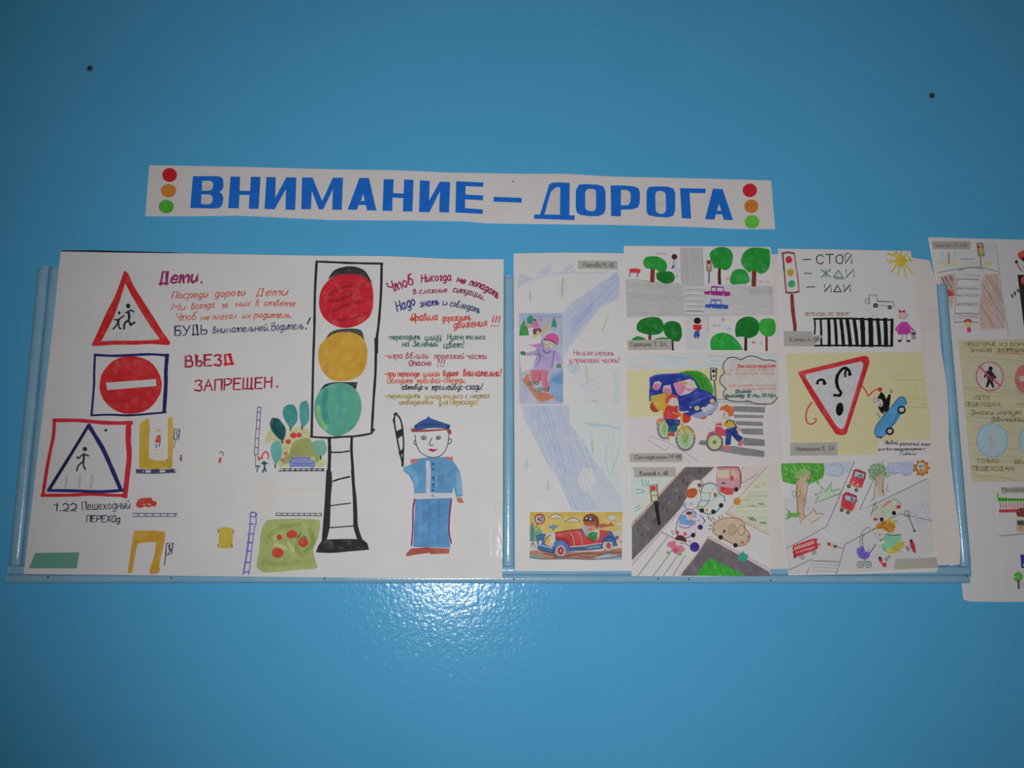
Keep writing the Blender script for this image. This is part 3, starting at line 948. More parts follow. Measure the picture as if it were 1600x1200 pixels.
g.nx('painted_sign'); g.l('280 918, 322 914, 312 985, 276 990, 280 918', 4, '2c3048', sm=False); g.l('276 990, 272 1020, 266 1052', 5, '2c3048'); g.l('306 925, 294 945, 312 955, 290 985', 5, '2c3048'); g.l('296 925, 300 960', 6, '2c3048')
g.nx('painted_car'); g.fill('612 820, 640 814, 692 820, 696 870, 690 944, 650 948, 616 944, 606 900', 'b8a020', 'w'); g.l('648 830, 648 930', 14, 'c8b430', 'w'); g.l('614 830, 616 940', 10, '9c8418', 'w')
for x, y in ((604, 838), (698, 842), (604, 930), (690, 932)):
    g.l([(x - 4, y - 8), (x + 2, y), (x - 2, y + 10)], 5, '4c5058')
g.nx('painted_child'); g.ring(624, 356, 10, 14, 4, '8c8444', t0=180, t1=420); g.l('614 348, 620 342, 634 350, 634 366', 4, '54482c'); g.fill('610 380, 624 380, 622 412, 604 412', 'a83c3c', sm=False)
g.nx('faint_road_marks')
for a, b_ in (('405 440', '820 455'), ):
    for i in range(26):
        x = 405 + i * 16
        g.l([(x, 434 + i * .6), (x + 3, 478 + (i % 3) * 3)], 5, 'a8a490', 'p', a=.55)
for p in ('594 80, 590 200, 586 330', '552 730, 545 860, 515 1060', '340 740, 342 1000', '85 578, 200 576, 330 580', '305 985, 308 1090'):
    g.l(p, 4, 'a29c80', 'p', a=.45)
PU = '54549a'
g.nx('painted_kerb'); g.ring(824, 736, 20, 14, 6, PU); g.l('806 740, 800 850, 790 950, 762 1110', 5, PU); g.z('H')
g.ring(136, 745, 16, 9, 5, PU, t0=180, t1=360); g.l('120 745, 118 820, 106 920, 94 1010, 76 1114', 5, PU); g.l('152 745, 156 800, 146 830, 134 920, 124 1010, 112 1112', 5, PU)
for y in (808, 868, 920, 972, 1040, 1098):
    g.l([(120 - (y - 745) * .115, y), (150 - (y - 745) * .115, y)], 8, PU)
g.nx('painted_kerb'); g.l('164 102, 158 200, 144 388', 4, '4c5078'); g.l('184 100, 178 200, 166 388', 4, '4c5078')
for y in (102, 132, 180, 232, 290, 346, 388):
    g.l([(164 - (y - 102) * .07, y), (184 - (y - 102) * .07, y)], 5, '4c5078')
g.l('152 392, 152 466, 172 458', 4, '5c6078')
g.nx('painted_kerb'); g.l('275 742, 550 744', 3, '343848'); g.l('277 756, 550 758', 4, '343848')
for i in range(9):
    g.l([(277 + i * 34, 742), (277 + i * 34, 757)], 4, '343848')
g.nx('painted_kerb'); g.l('300 474, 430 474, 568 474', 3, '2c3040'); g.l('292 487, 430 486, 568 485', 5, '2c3040')
for i in range(8):
    g.l([(330 + i * 33, 474), (322 + i * 33, 487)], 7, '2c3040')
g.nx('painted_park'); g.fill('210 300, 230 245, 330 200, 345 300, 365 230, 440 215, 478 235, 480 290, 520 350, 580 440, 560 462, 440 455, 300 466, 282 450, 260 300, 215 330', '9c9c74', 'w', sm=False, a=1)
g.fill('360 380, 372 320, 400 300, 470 285, 500 320, 540 420, 520 440, 510 400, 380 400, 350 440, 310 450, 330 400', '7c8448', 'w', sm=False)
for pts, c in (('252 165, 290 170, 312 195, 334 230, 332 270, 318 305, 290 290, 262 260, 245 230, 238 195', '14484c'), ('326 100, 365 84, 390 95, 406 140, 404 185, 375 225, 355 220, 330 180, 316 140', '2c7474'),
               ('424 75, 460 60, 474 90, 476 180, 450 215, 430 222, 418 160', '3c8080'), ('262 310, 300 308, 312 350, 304 410, 272 450, 250 400, 242 350', '4c8c8a'), ('500 308, 560 300, 580 330, 576 380, 540 405, 515 380, 496 340', '5c9078')):
    g.fill(pts, c, 'w')
g.l('268 180, 262 220, 290 260', 18, '0c3c44', 'w')
for x, y in ((312, 310), (362, 232), (432, 228), (270, 458), (544, 408)):
    g.l([(x, y - 12), (x + 2, y + 8)], 8, '30403c')
for x, y, r in ((382, 272, 20), (414, 270, 17), (350, 310, 16), (335, 382, 12), (314, 420, 12)):
    g.e(x, y, r, r * .9, 'b83c34' if r > 12 else 'a85c54', 'w', wob=.15)
BE = '4c5c9c'
g.nx('painted_bench')
g.fill('376 408, 420 405, 480 406, 484 434, 372 436', '7c88b8', 'w'); g.fill('356 436, 510 434, 508 460, 360 460', '7884b4', 'w'); g.l('366 430, 376 408, 480 406, 486 430', 5, BE); g.l('356 440, 362 424, 374 440, 440 444, 490 442, 500 424, 512 444', 5, BE); g.l('358 458, 508 458', 5, BE)
for x in (365, 486, 500):
    g.l([(x, 458), (x, 472)], 5, BE)
g.nx('painted_child'); g.l('190 415, 196 385, 214 370, 228 384, 228 412', 8, 'a84440'); g.l('168 400, 172 420, 186 405', 8, 'a84440'); g.e(205, 440, 12, 12, '24404c'); g.l('188 440, 224 442', 7, '24404c'); g.l('206 445, 206 470, 194 495', 8, '24404c'); g.l('208 465, 214 492', 7, '24404c'); g.l('168 455, 160 492', 6, '34505c'); g.l('156 456, 180 460', 6, '34505c')
g.nx('faint_road_marks')
for i in range(12):
    g.l([(192, 530 + i * 17), (230, 528 + i * 17), (272, 531 + i * 17)], 6, 'b0a488', 'p', a=.6)
g.l('285 605, 400 600, 560 592', 16, 'b0a890', 'p', a=.5); g.l('570 490, 562 740', 4, 'aaa48c', 'p', a=.6)
g.done()
g = ps.ink('painted_flower_bed', 'H')
g.fill('222 784, 300 778, 420 774, 540 782, 542 830, 530 890, 500 960, 510 1020, 528 1070, 500 1082, 400 1085, 300 1098, 200 1102, 156 1070, 162 1020, 175 960, 180 880, 195 820', '808c50', 'w', sm=False)
for p in ('230 880, 300 830, 420 810', '420 880, 400 960, 440 1000', '200 1040, 300 1050, 420 1040', '480 840, 500 920, 450 980'):
    g.l(p, 26, '74843f', 'w')
for p in ('350 920, 380 970', '300 880, 270 890', '270 930, 340 960'):
    g.l(p, 22, '949c68', 'w')
for x, y, rx, ry in ((296, 888, 18, 18), (371, 870, 32, 25), (441, 918, 30, 31), (286, 982, 35, 32)):
    g.e(x, y, rx, ry, 'b83c28', 'w', wob=.1)
g.e(436, 916, 9, 12, 'c85c3c', 'w'); g.l('425 862, 415 880, 400 890', 6, '3c5c4c'); g.l('440 880, 455 888', 6, '3c5c4c')
g.done()
tag(ps, '55 864 124 863 120 888 45 888', None, None, None, 0, m=m_tag_green, ref=110)
tape(POST, '766 782 786 778 785 872 764 870', ps.depth)
# ------------------------------------------------------------------ mountain sheet
MT = thing('mountain_drawing', 'tall pencil drawing of a blue mountain stream with pasted snowboarder and red racing car pictures', 'drawing', W(892, 893))
ms = Sheet(MT, 'paper_sheet', '802.5 396 880 394.5 930 395 990 396', '990 396 990 650 990 892', '805 892 900 892.5 990 892', '802.5 396 803 520 803.5 640 804.5 800 805 892', 0.0188, m_paper, ref=180)
g = ms.ink('pencil_landscape', 'J')
LB, MB, SB = 'a8b4cc', '8494c4', '98a4c8'
g.fill('95 210, 130 225, 190 235, 150 262, 85 280', LB, 'p', False, .8); g.hatch('95 200, 190 235, 80 290', '8c9cc4', -30, 7, 6, .7)
g.hatch('240 165, 310 115, 308 200, 200 210', '90a4cc', -35, 9, 6, .7); g.hatch('385 180, 440 120, 470 185, 400 195', '90a4cc', -30, 9, 6, .7)
g.l('80 290, 160 250, 260 215, 400 198, 560 200, 690 190', 8, 'a4b0cc', 'p', a=.8); g.l('440 270, 560 240, 700 200', 5, 'b0b8c8', 'p', a=.6)
def stream(pts, dens=1.0, col=SB, ang=-52, a=.6):
    g.fill(pts, 'a8b2d0', 'p', True, .3)
    g.hatch(pts, col, ang, 7, 6, a)
    g.hatch(pts, '8c9ccc', ang + 12, 13, 7, a * .8, keep=.7)
g.fill('755 185, 758 380, 680 410, 600 470, 540 570, 480 640, 440 680, 400 760, 388 740, 388 560, 395 450, 440 400, 560 320, 660 250', 'a4b4d0', 'p', True, .6)
g.hatch('755 185, 758 350, 640 420, 560 520, 480 610, 400 720, 388 640, 390 460, 440 400, 560 320, 660 250', '7896c4', -48, 9, 6, .8)
g.hatch('750 200, 755 300, 600 430, 470 560, 430 600, 450 500, 560 370, 680 270', '6484be', -42, 11, 7, .8)
g.hatch('540 400, 600 380, 560 470, 480 580, 440 600, 470 500', '5c7cba', -48, 10, 6, .8)
for pts, c in (('165 308, 178 340, 210 382, 150 372, 120 388, 142 350, 150 325', '9cb4ac'), ('388 212, 405 260, 440 340, 395 350, 330 345, 345 300, 352 290, 368 250', '94b4b0')):
    g.hatch(pts, c, -15, 8, 7, .85, sm=False); g.fill(pts, c, 'p', False, .55)
g.l('166 330, 164 392', 4, '94785c', 'p'); g.l('385 240, 380 300, 378 358', 7, '9c8058', 'p'); g.l('320 390, 400 380, 440 370', 6, 'a8b8c0', 'p', a=.6)
g.l('690 490, 665 540, 645 595', 9, 'a8a068', 'p'); g.hatch('600 500, 700 460, 740 560, 640 620', 'a8c0c4', -40, 20, 5, .5)
g.hatch('480 640, 760 600, 760 1080, 430 1080, 400 900, 420 780', 'a8c0c8', -12, 22, 5, .5); g.hatch('720 850, 760 840, 770 1180, 720 1190', '9cc4d4', 80, 9, 7, .6)
g.hatch('400 820, 480 800, 520 860, 440 880', '94c4dc', -20, 8, 7, .6); g.l('470 830, 450 860, 470 880', 6, '88c4dc', 'p')
g.hatch('530 820, 550 815, 556 930, 524 900', '94b094', 80, 7, 6, .7); g.l('545 840, 550 925', 7, 'a0a878', 'p')
g.hatch('480 960, 600 900, 640 960, 560 1010', '9cb8d4', -25, 11, 6, .6); g.l('575 1050, 620 1065', 7, '8090b0', 'p')
g.nx('hand_lettering'); g.text('Нельзя играть', 458, 750, 725, 752, 34, 5, 'a86474', slant=0); g.text('у проезжей части!', 428, 800, 762, 800, 34, 5, 'a8607c', slant=0)
g.nx('pencil_landscape')
g.z('K')
g.fill('430 -30, 782 -30, 782 600, 650 450, 560 290, 490 170, 430 90', 'a8bcbc', 'p', True, .35); g.hatch('440 0, 780 0, 780 90, 500 80', 'a0b8c0', 0, 16, 5, .6, sm=False)
g.fill('100 -30, 430 -30, 430 90, 490 170, 560 290, 650 450, 780 600, 780 680, 450 675, 410 600, 350 460, 260 330, 190 190, 130 70', 'a2b6cc', 'p', True, .55)
g.hatch('100 -30, 430 -30, 430 90, 490 170, 560 290, 600 420, 560 560, 640 670, 450 675, 410 600, 350 460, 260 330, 190 190, 130 70', '7c98c4', 68, 10, 6, .75)
g.hatch('150 -20, 420 -20, 430 120, 480 260, 440 440, 330 380, 240 200', '6c8abe', 75, 15, 7, .75, keep=.8)
g.hatch('560 300, 700 480, 780 600, 740 640, 640 560', '809ac4', 50, 11, 6, .7); g.hatch('360 380, 420 500, 460 620, 600 670, 470 672, 400 560', '708fbe', 62, 10, 6, .75)
g.fill('520 390, 580 395, 600 480, 560 550, 505 530, 485 460', 'b0b0b6', 'p', True, .5); g.hatch('480 370, 620 370, 620 580, 470 580', '8c98c4', 70, 26, 6, .7); g.hatch('380 180, 500 170, 520 200, 400 220', 'a098c8', 0, 9, 5, .5)
g.l('530 92, 600 98, 680 108, 778 130', 12, '88b0bc', 'p'); g.l('560 105, 660 112', 7, '84b4c0', 'p')
g.hatch('540 180, 640 140, 780 160, 780 560, 700 470, 620 380, 560 280', '9cc4c4', 84, 16, 6, .6); g.l('680 240, 672 330, 690 420', 6, '88acb8', 'p'); g.l('760 250, 740 340, 700 440', 6, '84bcc4', 'p')
g.l('580 180, 575 230, 585 290', 8, '74b0a0', 'p'); g.l('586 210, 586 285', 4, 'c49454', 'p')
for pts in ('138 312, 150 360, 180 380, 150 395, 110 405, 120 370', '282 455, 300 510, 330 540, 290 545, 255 550, 270 500'):
    g.hatch(pts, '94a4a0', -20, 8, 7, .9, sm=False); g.fill(pts, 'a4b0ac', 'p', False, .7)
g.l('140 320, 142 395', 4, '889890', 'p'); g.l('282 470, 284 545', 4, '7c9488', 'p'); g.l('230 590, 280 578, 330 560', 5, 'a0c0c8', 'p')
g.done()
# pasted snowboarder
ms.n += 4
sb = Sheet(MT, 'pasted_picture', '810.5 489 850 488 881 488.5', '881 488.5 881 631', '811.5 631.5 881 631', '810.5 489 811.5 631.5', ms.d + 0.00013 + ms.n * STEP + 0.0004, m_paper, ref=165, step=8, label='pasted cut-out of a child snowboarding in a lilac jacket')
g = sb.ink('printed_picture', 'a', parent=sb.obj)
g.fill('78 70, 600 68, 600 1135, 85 1138', 'a8aac0', 'w', False); g.fill('82 240, 300 260, 340 360, 320 500, 260 700, 110 760, 90 600', 'bab6b8', 'p', True); g.fill('90 70, 595 70, 595 130, 450 125, 300 120, 90 160', '94a4bc', 'w', False)
g.fill('600 700, 600 1130, 420 1000, 440 860, 520 760', '88a8cc', 'w'); g.fill('570 780, 598 770, 598 900, 500 880, 470 840', '5c94c8', 'w'); g.fill('400 230, 600 260, 598 620, 540 520, 560 380', 'a0acc0', 'w')
for p in ('120 130, 160 150, 260 110, 400 120', '420 100, 520 120, 590 110'):
    g.l(p, 14, '8094b4', 'w')
g.fill('220 88, 250 130, 240 200, 175 190, 180 120', '2c7c60', 'w'); g.fill('140 150, 180 230, 200 330, 85 335, 90 260, 110 200', '2c7c38', 'w'); g.fill('490 120, 512 160, 530 235, 460 232, 468 190, 478 150', '2c7c58', 'w', False)
g.fill('205 365, 260 330, 330 290, 390 230, 425 205, 440 212, 420 250, 350 310, 280 345', 'b8a04c', 'w'); g.fill('245 260, 300 240, 350 265, 330 300, 300 270, 285 310, 250 325', '5c3448', 'w')
g.fill('240 170, 290 160, 320 220, 300 250, 250 250, 235 215', 'b4688c', 'w'); g.l('155 205, 200 225, 250 225', 18, 'ac7478', 'w'); g.e(335, 145, 28, 26, '9c7ca4', 'w'); g.e(268, 150, 22, 14, '4c5068')
g.fill('170 430, 250 440, 350 415, 360 450, 290 475, 220 450', 'ac6ca0', 'w')
g.fill('290 480, 370 460, 480 500, 520 500, 575 600, 590 660, 540 665, 500 590, 490 640, 475 720, 440 750, 250 720, 260 660, 290 560, 170 570, 165 530, 270 510', '9484ac', 'w')
g.l('300 500, 330 600, 280 680', 10, '6c5c94', 'w'); g.l('490 520, 480 620, 465 700', 12, '745f94', 'w'); g.l('360 500, 400 540, 450 520', 14, '5c5c9c', 'w'); g.l('270 560, 300 550', 8, '605084')
g.e(130, 540, 36, 24, '3c6850', 'w', rot=20); g.e(550, 690, 34, 26, '44705c', 'w')
g.fill('225 735, 330 730, 430 750, 415 830, 430 920, 430 990, 380 970, 340 860, 300 890, 240 870, 215 790', 'b46874', 'w'); g.l('330 770, 320 860', 12, '8c4c64', 'w'); g.l('400 830, 410 930', 12, 'a05468', 'w')
g.e(425, 430, 66, 60, 'bcaa9c', 'w'); g.fill('365 380, 400 330, 460 305, 520 320, 550 370, 535 450, 490 420, 420 390', 'b0447c', 'w'); g.l('370 385, 440 385, 525 435', 14, '6c3c60', 'w'); g.l('365 420, 400 440, 460 430, 500 460', 8, '788c70'); g.l('350 400, 370 470', 14, '5c7c8c', 'w'); g.e(430, 472, 10, 6, '54444c'); g.l('500 460, 515 470', 16, '5c9474', 'w')
g.fill('105 810, 130 770, 200 790, 210 860, 290 1010, 400 1000, 500 1050, 420 1090, 340 1108, 290 1080, 190 940, 120 860', 'c07454', 'w'); g.l('110 800, 150 870, 240 980, 300 1070, 350 1105', 8, '8c7464'); g.fill('105 810, 130 770, 170 785, 130 850', '8ca09c', 'w')
for x, y in ((205, 895), (240, 885), (290, 890), (290, 975), (345, 960), (400, 970), (320, 1000)):
    g.ring(x, y, 20, 16, 9, '5c5c44')
g.l('430 930, 425 985', 12, '4c4c4c')
g.done()
# pasted racing car
ms.n += 4
rc = Sheet(MT, 'pasted_picture', '827.5 800 900 799.5 972.5 800.5', '972.5 800.5 972 875', '827.5 872.5 900 874 972 875', '827.5 800 827.5 872.5', ms.d + 0.00013 + ms.n * STEP + 0.0004, m_paper, ref=185, step=8, label='pasted cut-out of a red racing car with a driver in goggles')
g = rc.ink('printed_picture', 'b', parent=rc.obj)
g.fill('75 50, 1528 50, 1520 805, 72 770', 'c4bcb4', 'w', False); g.fill('75 50, 1528 50, 1522 350, 1300 340, 900 300, 700 340, 480 380, 75 400', 'd4bc60', 'w', False); g.fill('80 60, 560 60, 900 60, 1525 60, 1500 130, 1000 120, 80 110', 'd8b84c', 'w', False)
g.fill('75 660, 300 640, 800 680, 1200 660, 1515 610, 1518 800, 900 790, 300 780, 75 760', 'a07868', 'w', False); g.fill('75 720, 260 740, 300 780, 90 770', '6c9494', 'w', False); g.fill('1100 760, 1300 700, 1516 740, 1518 800, 1120 800', '94a8b8', 'w', False)
for p in ('300 700, 600 740, 900 700, 1200 700', '850 740, 1000 760, 1300 690, 1500 680', '450 760, 700 750'):
    g.l(p, 22, '8c5444', 'w')
g.fill('370 130, 480 80, 590 130, 580 148, 380 145', 'ccc4bc', 'w', False); g.l('360 140, 420 148, 600 148', 6, '94785c'); g.fill('630 200, 750 140, 860 180, 860 205', 'ccc0b8', 'w', False); g.l('620 204, 750 208, 860 204', 6, '94785c')
g.e(1360, 135, 62, 40, 'c8c4c4', 'w'); g.ring(1360, 140, 62, 42, 8, '9894a0', t0=0, t1=180); g.e(1480, 240, 42, 22, 'c4c8c8', 'w'); g.ring(1480, 242, 44, 22, 7, '8c9ca0', t0=0, t1=180)
g.fill('78 290, 120 210, 150 300, 160 480, 80 495', '58907c', 'w'); g.fill('150 380, 230 280, 290 400, 270 480, 150 500', '649c80', 'w'); g.l('122 240, 125 560', 8, '3c5848'); g.l('170 300, 200 240', 12, '844c3c'); g.e(118, 240, 30, 25, '7c8c50', 'w'); g.l('125 520, 90 600', 8, '5c5c54'); g.l('125 520, 165 600', 8, '5c5c54')
g.e(232, 160, 88, 84, 'a4403c', 'w'); g.e(232, 163, 64, 60, 'd0c8c8'); g.text('40', 196, 195, 272, 195, 66, 13, '303c58', slant=0)
g.fill('360 290, 440 245, 530 270, 470 310, 440 360, 420 310', '5c84a0', 'w', False)
g.fill('470 380, 700 340, 890 320, 960 420, 1080 510, 1160 470, 1170 330, 1290 340, 1340 400, 1200 540, 680 600, 640 520, 480 500', 'c0383c', 'w', False); g.fill('480 390, 700 350, 860 340, 880 380, 500 440', 'cc5450', 'w', False); g.l('700 400, 740 500, 760 590', 20, '9c2c34', 'w'); g.fill('480 450, 600 450, 700 500, 720 590, 660 560, 560 480, 480 500', 'a82430', 'w')
g.l('715 395, 750 440, 770 580', 14, 'a09488'); g.l('850 370, 880 440, 900 560', 16, '94807c'); g.l('690 600, 900 580, 1200 540', 14, 'b4b8c0')
g.fill('180 430, 240 400, 330 400, 300 500, 400 600, 500 560, 620 510, 680 600, 960 600, 1200 560, 1230 450, 1330 370, 1420 450, 1440 570, 1380 600, 1360 520, 1230 520, 1210 610, 960 650, 690 670, 620 650, 430 690, 200 620', '44689c', 'w', False)
g.fill('450 530, 530 500, 620 520, 670 590, 660 690, 620 650, 560 580, 450 600', '4474b0', 'w'); g.fill('985 570, 1190 540, 1190 600, 990 630', '6c8c94', 'w', False)
g.e(560, 660, 82, 88, 'aca49c', 'w'); g.e(562, 655, 50, 62, 'a42c44', 'w'); g.e(562, 655, 14, 30, 'cc8c7c'); g.e(1310, 590, 70, 75, 'b0a89c', 'w'); g.e(1310, 580, 36, 48, 'b04450', 'w')
g.fill('300 540, 340 440, 400 410, 400 500, 360 580', 'c4a444', 'w', False); g.fill('380 380, 460 370, 480 470, 430 500, 410 420', 'a8c0bc', 'w', False); g.e(242, 525, 24, 32, 'c0c4c4'); g.e(402, 560, 30, 32, 'c8b4ac'); g.l('200 560, 300 580, 440 620', 12, 'a8b0c0')
g.fill('865 280, 930 270, 1000 360, 990 440, 930 420, 900 340', '94b4cc', 'w', False); g.fill('985 400, 1040 360, 1140 370, 1130 450, 1070 510, 1000 460', '2c8444', 'w', False); g.l('1050 420, 1110 380', 10, '5ca454')
g.fill('1150 260, 1200 230, 1300 240, 1350 210, 1400 270, 1330 275, 1250 290, 1160 300', 'a85c44', 'w'); g.fill('915 180, 940 120, 1040 85, 1130 130, 1155 220, 1120 300, 950 280', '84443c', 'w'); g.e(1022, 285, 92, 72, 'd09c90', 'w'); g.fill('920 210, 1000 200, 1110 210, 1120 300, 1070 260, 950 260', 'a85444', 'w')
g.fill('930 130, 1060 130, 1070 190, 940 185', '3c3c44', 'w'); g.e(962, 148, 18, 18, '9ca09c'); g.e(1025, 160, 20, 22, 'a0a4a0'); g.l('990 310, 1020 320, 1050 300', 6, '9c4c4c'); g.e(985, 268, 6, 8, '54303c'); g.e(1040, 265, 6, 8, '54303c')
g.fill('1290 340, 1360 350, 1400 430, 1330 400', '4c6488', 'w', False); 
for p_, w_, c_ in (('470 378, 700 338, 890 318', 12, '6c3038'), ('690 612, 960 590, 1200 560', 10, '3c4c64'), ('480 505, 560 480, 640 515, 690 600', 12, '2c4468'), ('450 600, 440 690, 300 660, 200 620', 12, '2c3c60'), ('1200 600, 1225 500, 1310 440, 1400 480, 1440 580', 12, '2c4468'),
                   ('180 430, 240 400, 330 400', 10, '2c4c74'), ('890 320, 930 400, 1075 512, 1150 450', 9, '54343c'), ('915 190, 940 120, 1040 85, 1130 130, 1155 220, 1130 300', 9, '5c2c28'), ('370 140, 480 78, 595 130', 7, '6c5c54'), ('630 202, 750 138, 865 196', 7, '6c5c54'),
                   ('300 540, 345 440, 405 408', 10, '5c4c34'), ('80 495, 150 500, 280 480', 8, '4c6454'), ('75 760, 300 785, 700 780, 1100 790, 1515 740', 14, '6c6468'), ('450 700, 500 745, 640 740', 12, '5c5c64'), ('1240 640, 1300 668, 1380 640', 11, '64605c'), ('700 610, 1000 640, 1230 610', 14, '4c5468')):
    g.l(p_, w_, c_)
g.e(1442, 450, 26, 34, '7c6464', 'w'); g.e(1500, 515, 16, 16, 'a07c5c', 'w')
g.done()
tag(ms, '903 407 965 407.5 965 421 903 420', 'Рыжкова М. 4в', 'J', (520, 157, 722, 160), 28, 4, ref=150)

# ------------------------------------------------------------------ white base sheet to the right
BSE = thing('base_poster_sheet', 'white backing paper behind the six small drawings, its right edge bulging over the frame', 'paper', W(1245, 893))
def bcurl(px, py):
    return 0.005 * max(0.0, (px - 1440) / 60.0) ** 2
bse = Sheet(BSE, 'paper_sheet', '976 397 1100 397 1215 397 1280 398 1350 399.5 1420 402 1452 406', '1452 406 1463 440 1467 490 1470 540 1479 600 1482 640 1483 690 1490 760 1498 820 1501 850 1499.5 882',
            '976 892 1100 892 1210 889 1350 887 1499.5 882', '976 397 978 892', 0.0180, m_paper_warm, ref=165, extra=bcurl)
tape(BSE, '1438 486 1466 478 1470 512 1440 520', bse.depth)

def drawing(label, top, rightE, bottom, left, ref, m=None, d=0.0196, origin=None, group=None, name='child_drawing', extra=None):
    T, B = prs(top), prs(bottom)
    t = thing(name, label, 'drawing', W((B[0][0] + B[-1][0]) / 2, max(B[0][1], B[-1][1])))
    s = Sheet(t, 'paper_sheet', top, rightE, bottom, left, d, m or m_paper, ref=ref, extra=extra, step=9)
    return t, s

# ---- crossroads
D1, s1 = drawing('felt-pen drawing of a grey crossroads with round green trees, top drawing beside the mountain sheet',
                 '974.5 384 1040 384.5 1120 384.8 1204 386', '1204 386 1208 440 1213 547', '978 547.5 1100 548.5 1213 547', '974.5 384 976 470 978 547.5', 165)
g = s1.ink('pencil_roads', 'L')
g.fill('105 420, 330 425, 600 440, 690 470, 860 470, 1100 465, 1525 470, 1535 750, 900 765, 690 765, 400 765, 120 775', '8e8c8c', 'p', False, .95)
g.fill('628 105, 845 105, 865 470, 680 475, 640 440', '888686', 'p', False, .95)
g.hatch('632 105, 845 105, 860 465, 650 450', '6e6c6c', 86, 13, 8, .75); g.hatch('105 425, 660 450, 680 760, 120 770', '6e6a6a', 4, 15, 8, .75); g.hatch('1130 470, 1525 475, 1535 745, 1140 750', '8c8c8c', 6, 13, 8, .8)
g.hatch('300 560, 560 570, 600 740, 300 740', '6c6a66', -4, 18, 8, .7); g.hatch('1280 480, 1525 480, 1520 560, 1290 560', '66666a', 4, 16, 9, .8)
g.fill('870 470, 1120 470, 1140 750, 870 750', '989698', 'p', False); g.hatch('690 770, 895 770, 905 1090, 680 1090', '989898', 80, 16, 8, .7); g.fill('690 770, 895 765, 905 1090, 680 1090', '9a9a9a', 'p', False, .8)
g.l('110 418, 200 412, 340 426', 5, '84827f'); g.l('845 110, 862 470', 3, '8c8c8c'); g.l('630 110, 640 300', 3, '9c9c9c'); g.l('900 760, 905 930', 4, '84848c'); g.l('640 440, 700 478, 1520 472', 3, '9c9c9c', 'p'); g.l('120 775, 400 765, 690 765', 4, '949494', 'p')
for y in (490, 543, 598, 650, 698, 738):
    g.l([(680, y), (760, y - 2), (852, y + 2)], 20, 'b0b2ac'); g.l([(690, y + 14), (850, y + 16)], 5, '868686' if y != 698 else '5c5c5c')
g.done()
g = s1.ink('drawn_tree', 'L')
TG, TG2, BRN = '0c7c24', '187c2c', '6c2c1c'
def crown(g, pts, c=TG):
    g.fill(pts, c, 'w')
g.l('368 310, 364 425', 42, BRN, 'm', False); crown(g, '280 230, 300 200, 360 186, 430 195, 490 235, 508 290, 490 330, 440 345, 410 320, 360 310, 300 300, 278 265'); crown(g, '400 350, 450 335, 540 335, 578 370, 575 420, 540 445, 490 450, 430 425, 405 400', '0c6420')
g.nx('drawn_tree'); g.l('1012 290, 1008 370, 1012 452', 28, '4c2018', 'm', False); crown(g, '915 165, 970 110, 1050 98, 1110 120, 1140 180, 1130 260, 1100 310, 1060 322, 1010 300, 960 305, 935 240')
g.nx('drawn_tree'); g.l('1344 325, 1340 464', 48, BRN, 'm', False); crown(g, '1215 240, 1240 160, 1300 110, 1400 105, 1490 120, 1500 200, 1490 290, 1450 345, 1400 355, 1340 320, 1300 345, 1250 300'); crown(g, '1112 400, 1140 330, 1190 310, 1260 320, 1290 370, 1302 420, 1270 452, 1200 455, 1140 460, 1115 440', '14842c')
g.nx('drawn_tree'); g.l('342 930, 340 990', 30, '4c2c24', 'm', False); crown(g, '215 850, 250 800, 340 772, 430 780, 470 830, 475 890, 440 930, 360 945, 280 930, 220 900', '08641c')
g.nx('drawn_tree'); g.l('558 990, 562 1088', 18, '4c2c24', 'm', False); crown(g, '470 890, 490 830, 550 808, 620 830, 645 880, 648 960, 620 1008, 560 1000, 500 960', '04601c')
crown(g, '160 990, 220 955, 300 980, 300 995, 200 998', '186c28'); crown(g, '380 985, 450 968, 520 975, 540 990, 450 998', '0c6424')
g.nx('drawn_tree'); g.l('1264 965, 1262 1088', 26, '341c18', 'm', False); crown(g, '1160 900, 1180 820, 1240 775, 1320 770, 1380 810, 1395 880, 1370 940, 1300 975, 1230 960, 1170 965', '04641c')
g.nx('drawn_tree'); g.l('1462 935, 1464 1092', 24, '6c3024', 'm', False); crown(g, '1390 850, 1410 800, 1470 785, 1530 795, 1550 850, 1545 920, 1510 955, 1450 955, 1405 920', '208c24')
g.nx('drawn_tree'); crown(g, '922 1050, 930 980, 980 935, 1050 922, 1130 950, 1200 1020, 1236 1088, 1080 1090, 930 1088', '088424')
g.done()
g = s1.ink('drawn_bench', 'L')
g.fill('140 310, 200 303, 252 312, 248 350, 150 345', 'b42c34', 'm', False); g.l('152 345, 146 385', 8, '50545c'); g.l('230 345, 218 385', 8, '50545c'); g.e(286, 372, 14, 16, 'a4acb0', 'p')
g.nx('drawn_cloud'); g.hatch('400 150, 500 150, 500 175, 400 170', 'b07878', -10, 8, 7, .8); g.l('400 170, 505 160', 6, 'a8706c', 'p')
g.nx('drawn_person'); g.e(577, 192, 28, 27, '40202c'); g.l('570 225, 560 300', 8, '6c7894'); g.l('590 220, 590 290', 7, '8c94b0'); g.l('575 280, 555 300', 14, '243c74'); g.e(606, 325, 24, 24, 'b4b4b8'); g.ring(606, 325, 22, 22, 5, '98989c'); g.l('600 360, 598 435', 16, '9c9c9c', 'p'); g.l('590 375, 615 375', 8, '84848c')
g.nx('drawn_signal'); g.fill('888 228, 925 224, 938 330, 890 330', '9c7c6c', 'm', False); g.l('888 228, 925 224, 938 330, 890 330, 888 228', 5, '7c5c4c', sm=False); g.e(908, 245, 15, 16, '641824'); g.e(912, 280, 10, 12, 'b0a498'); g.l('912 320, 908 445', 11, '44545c')
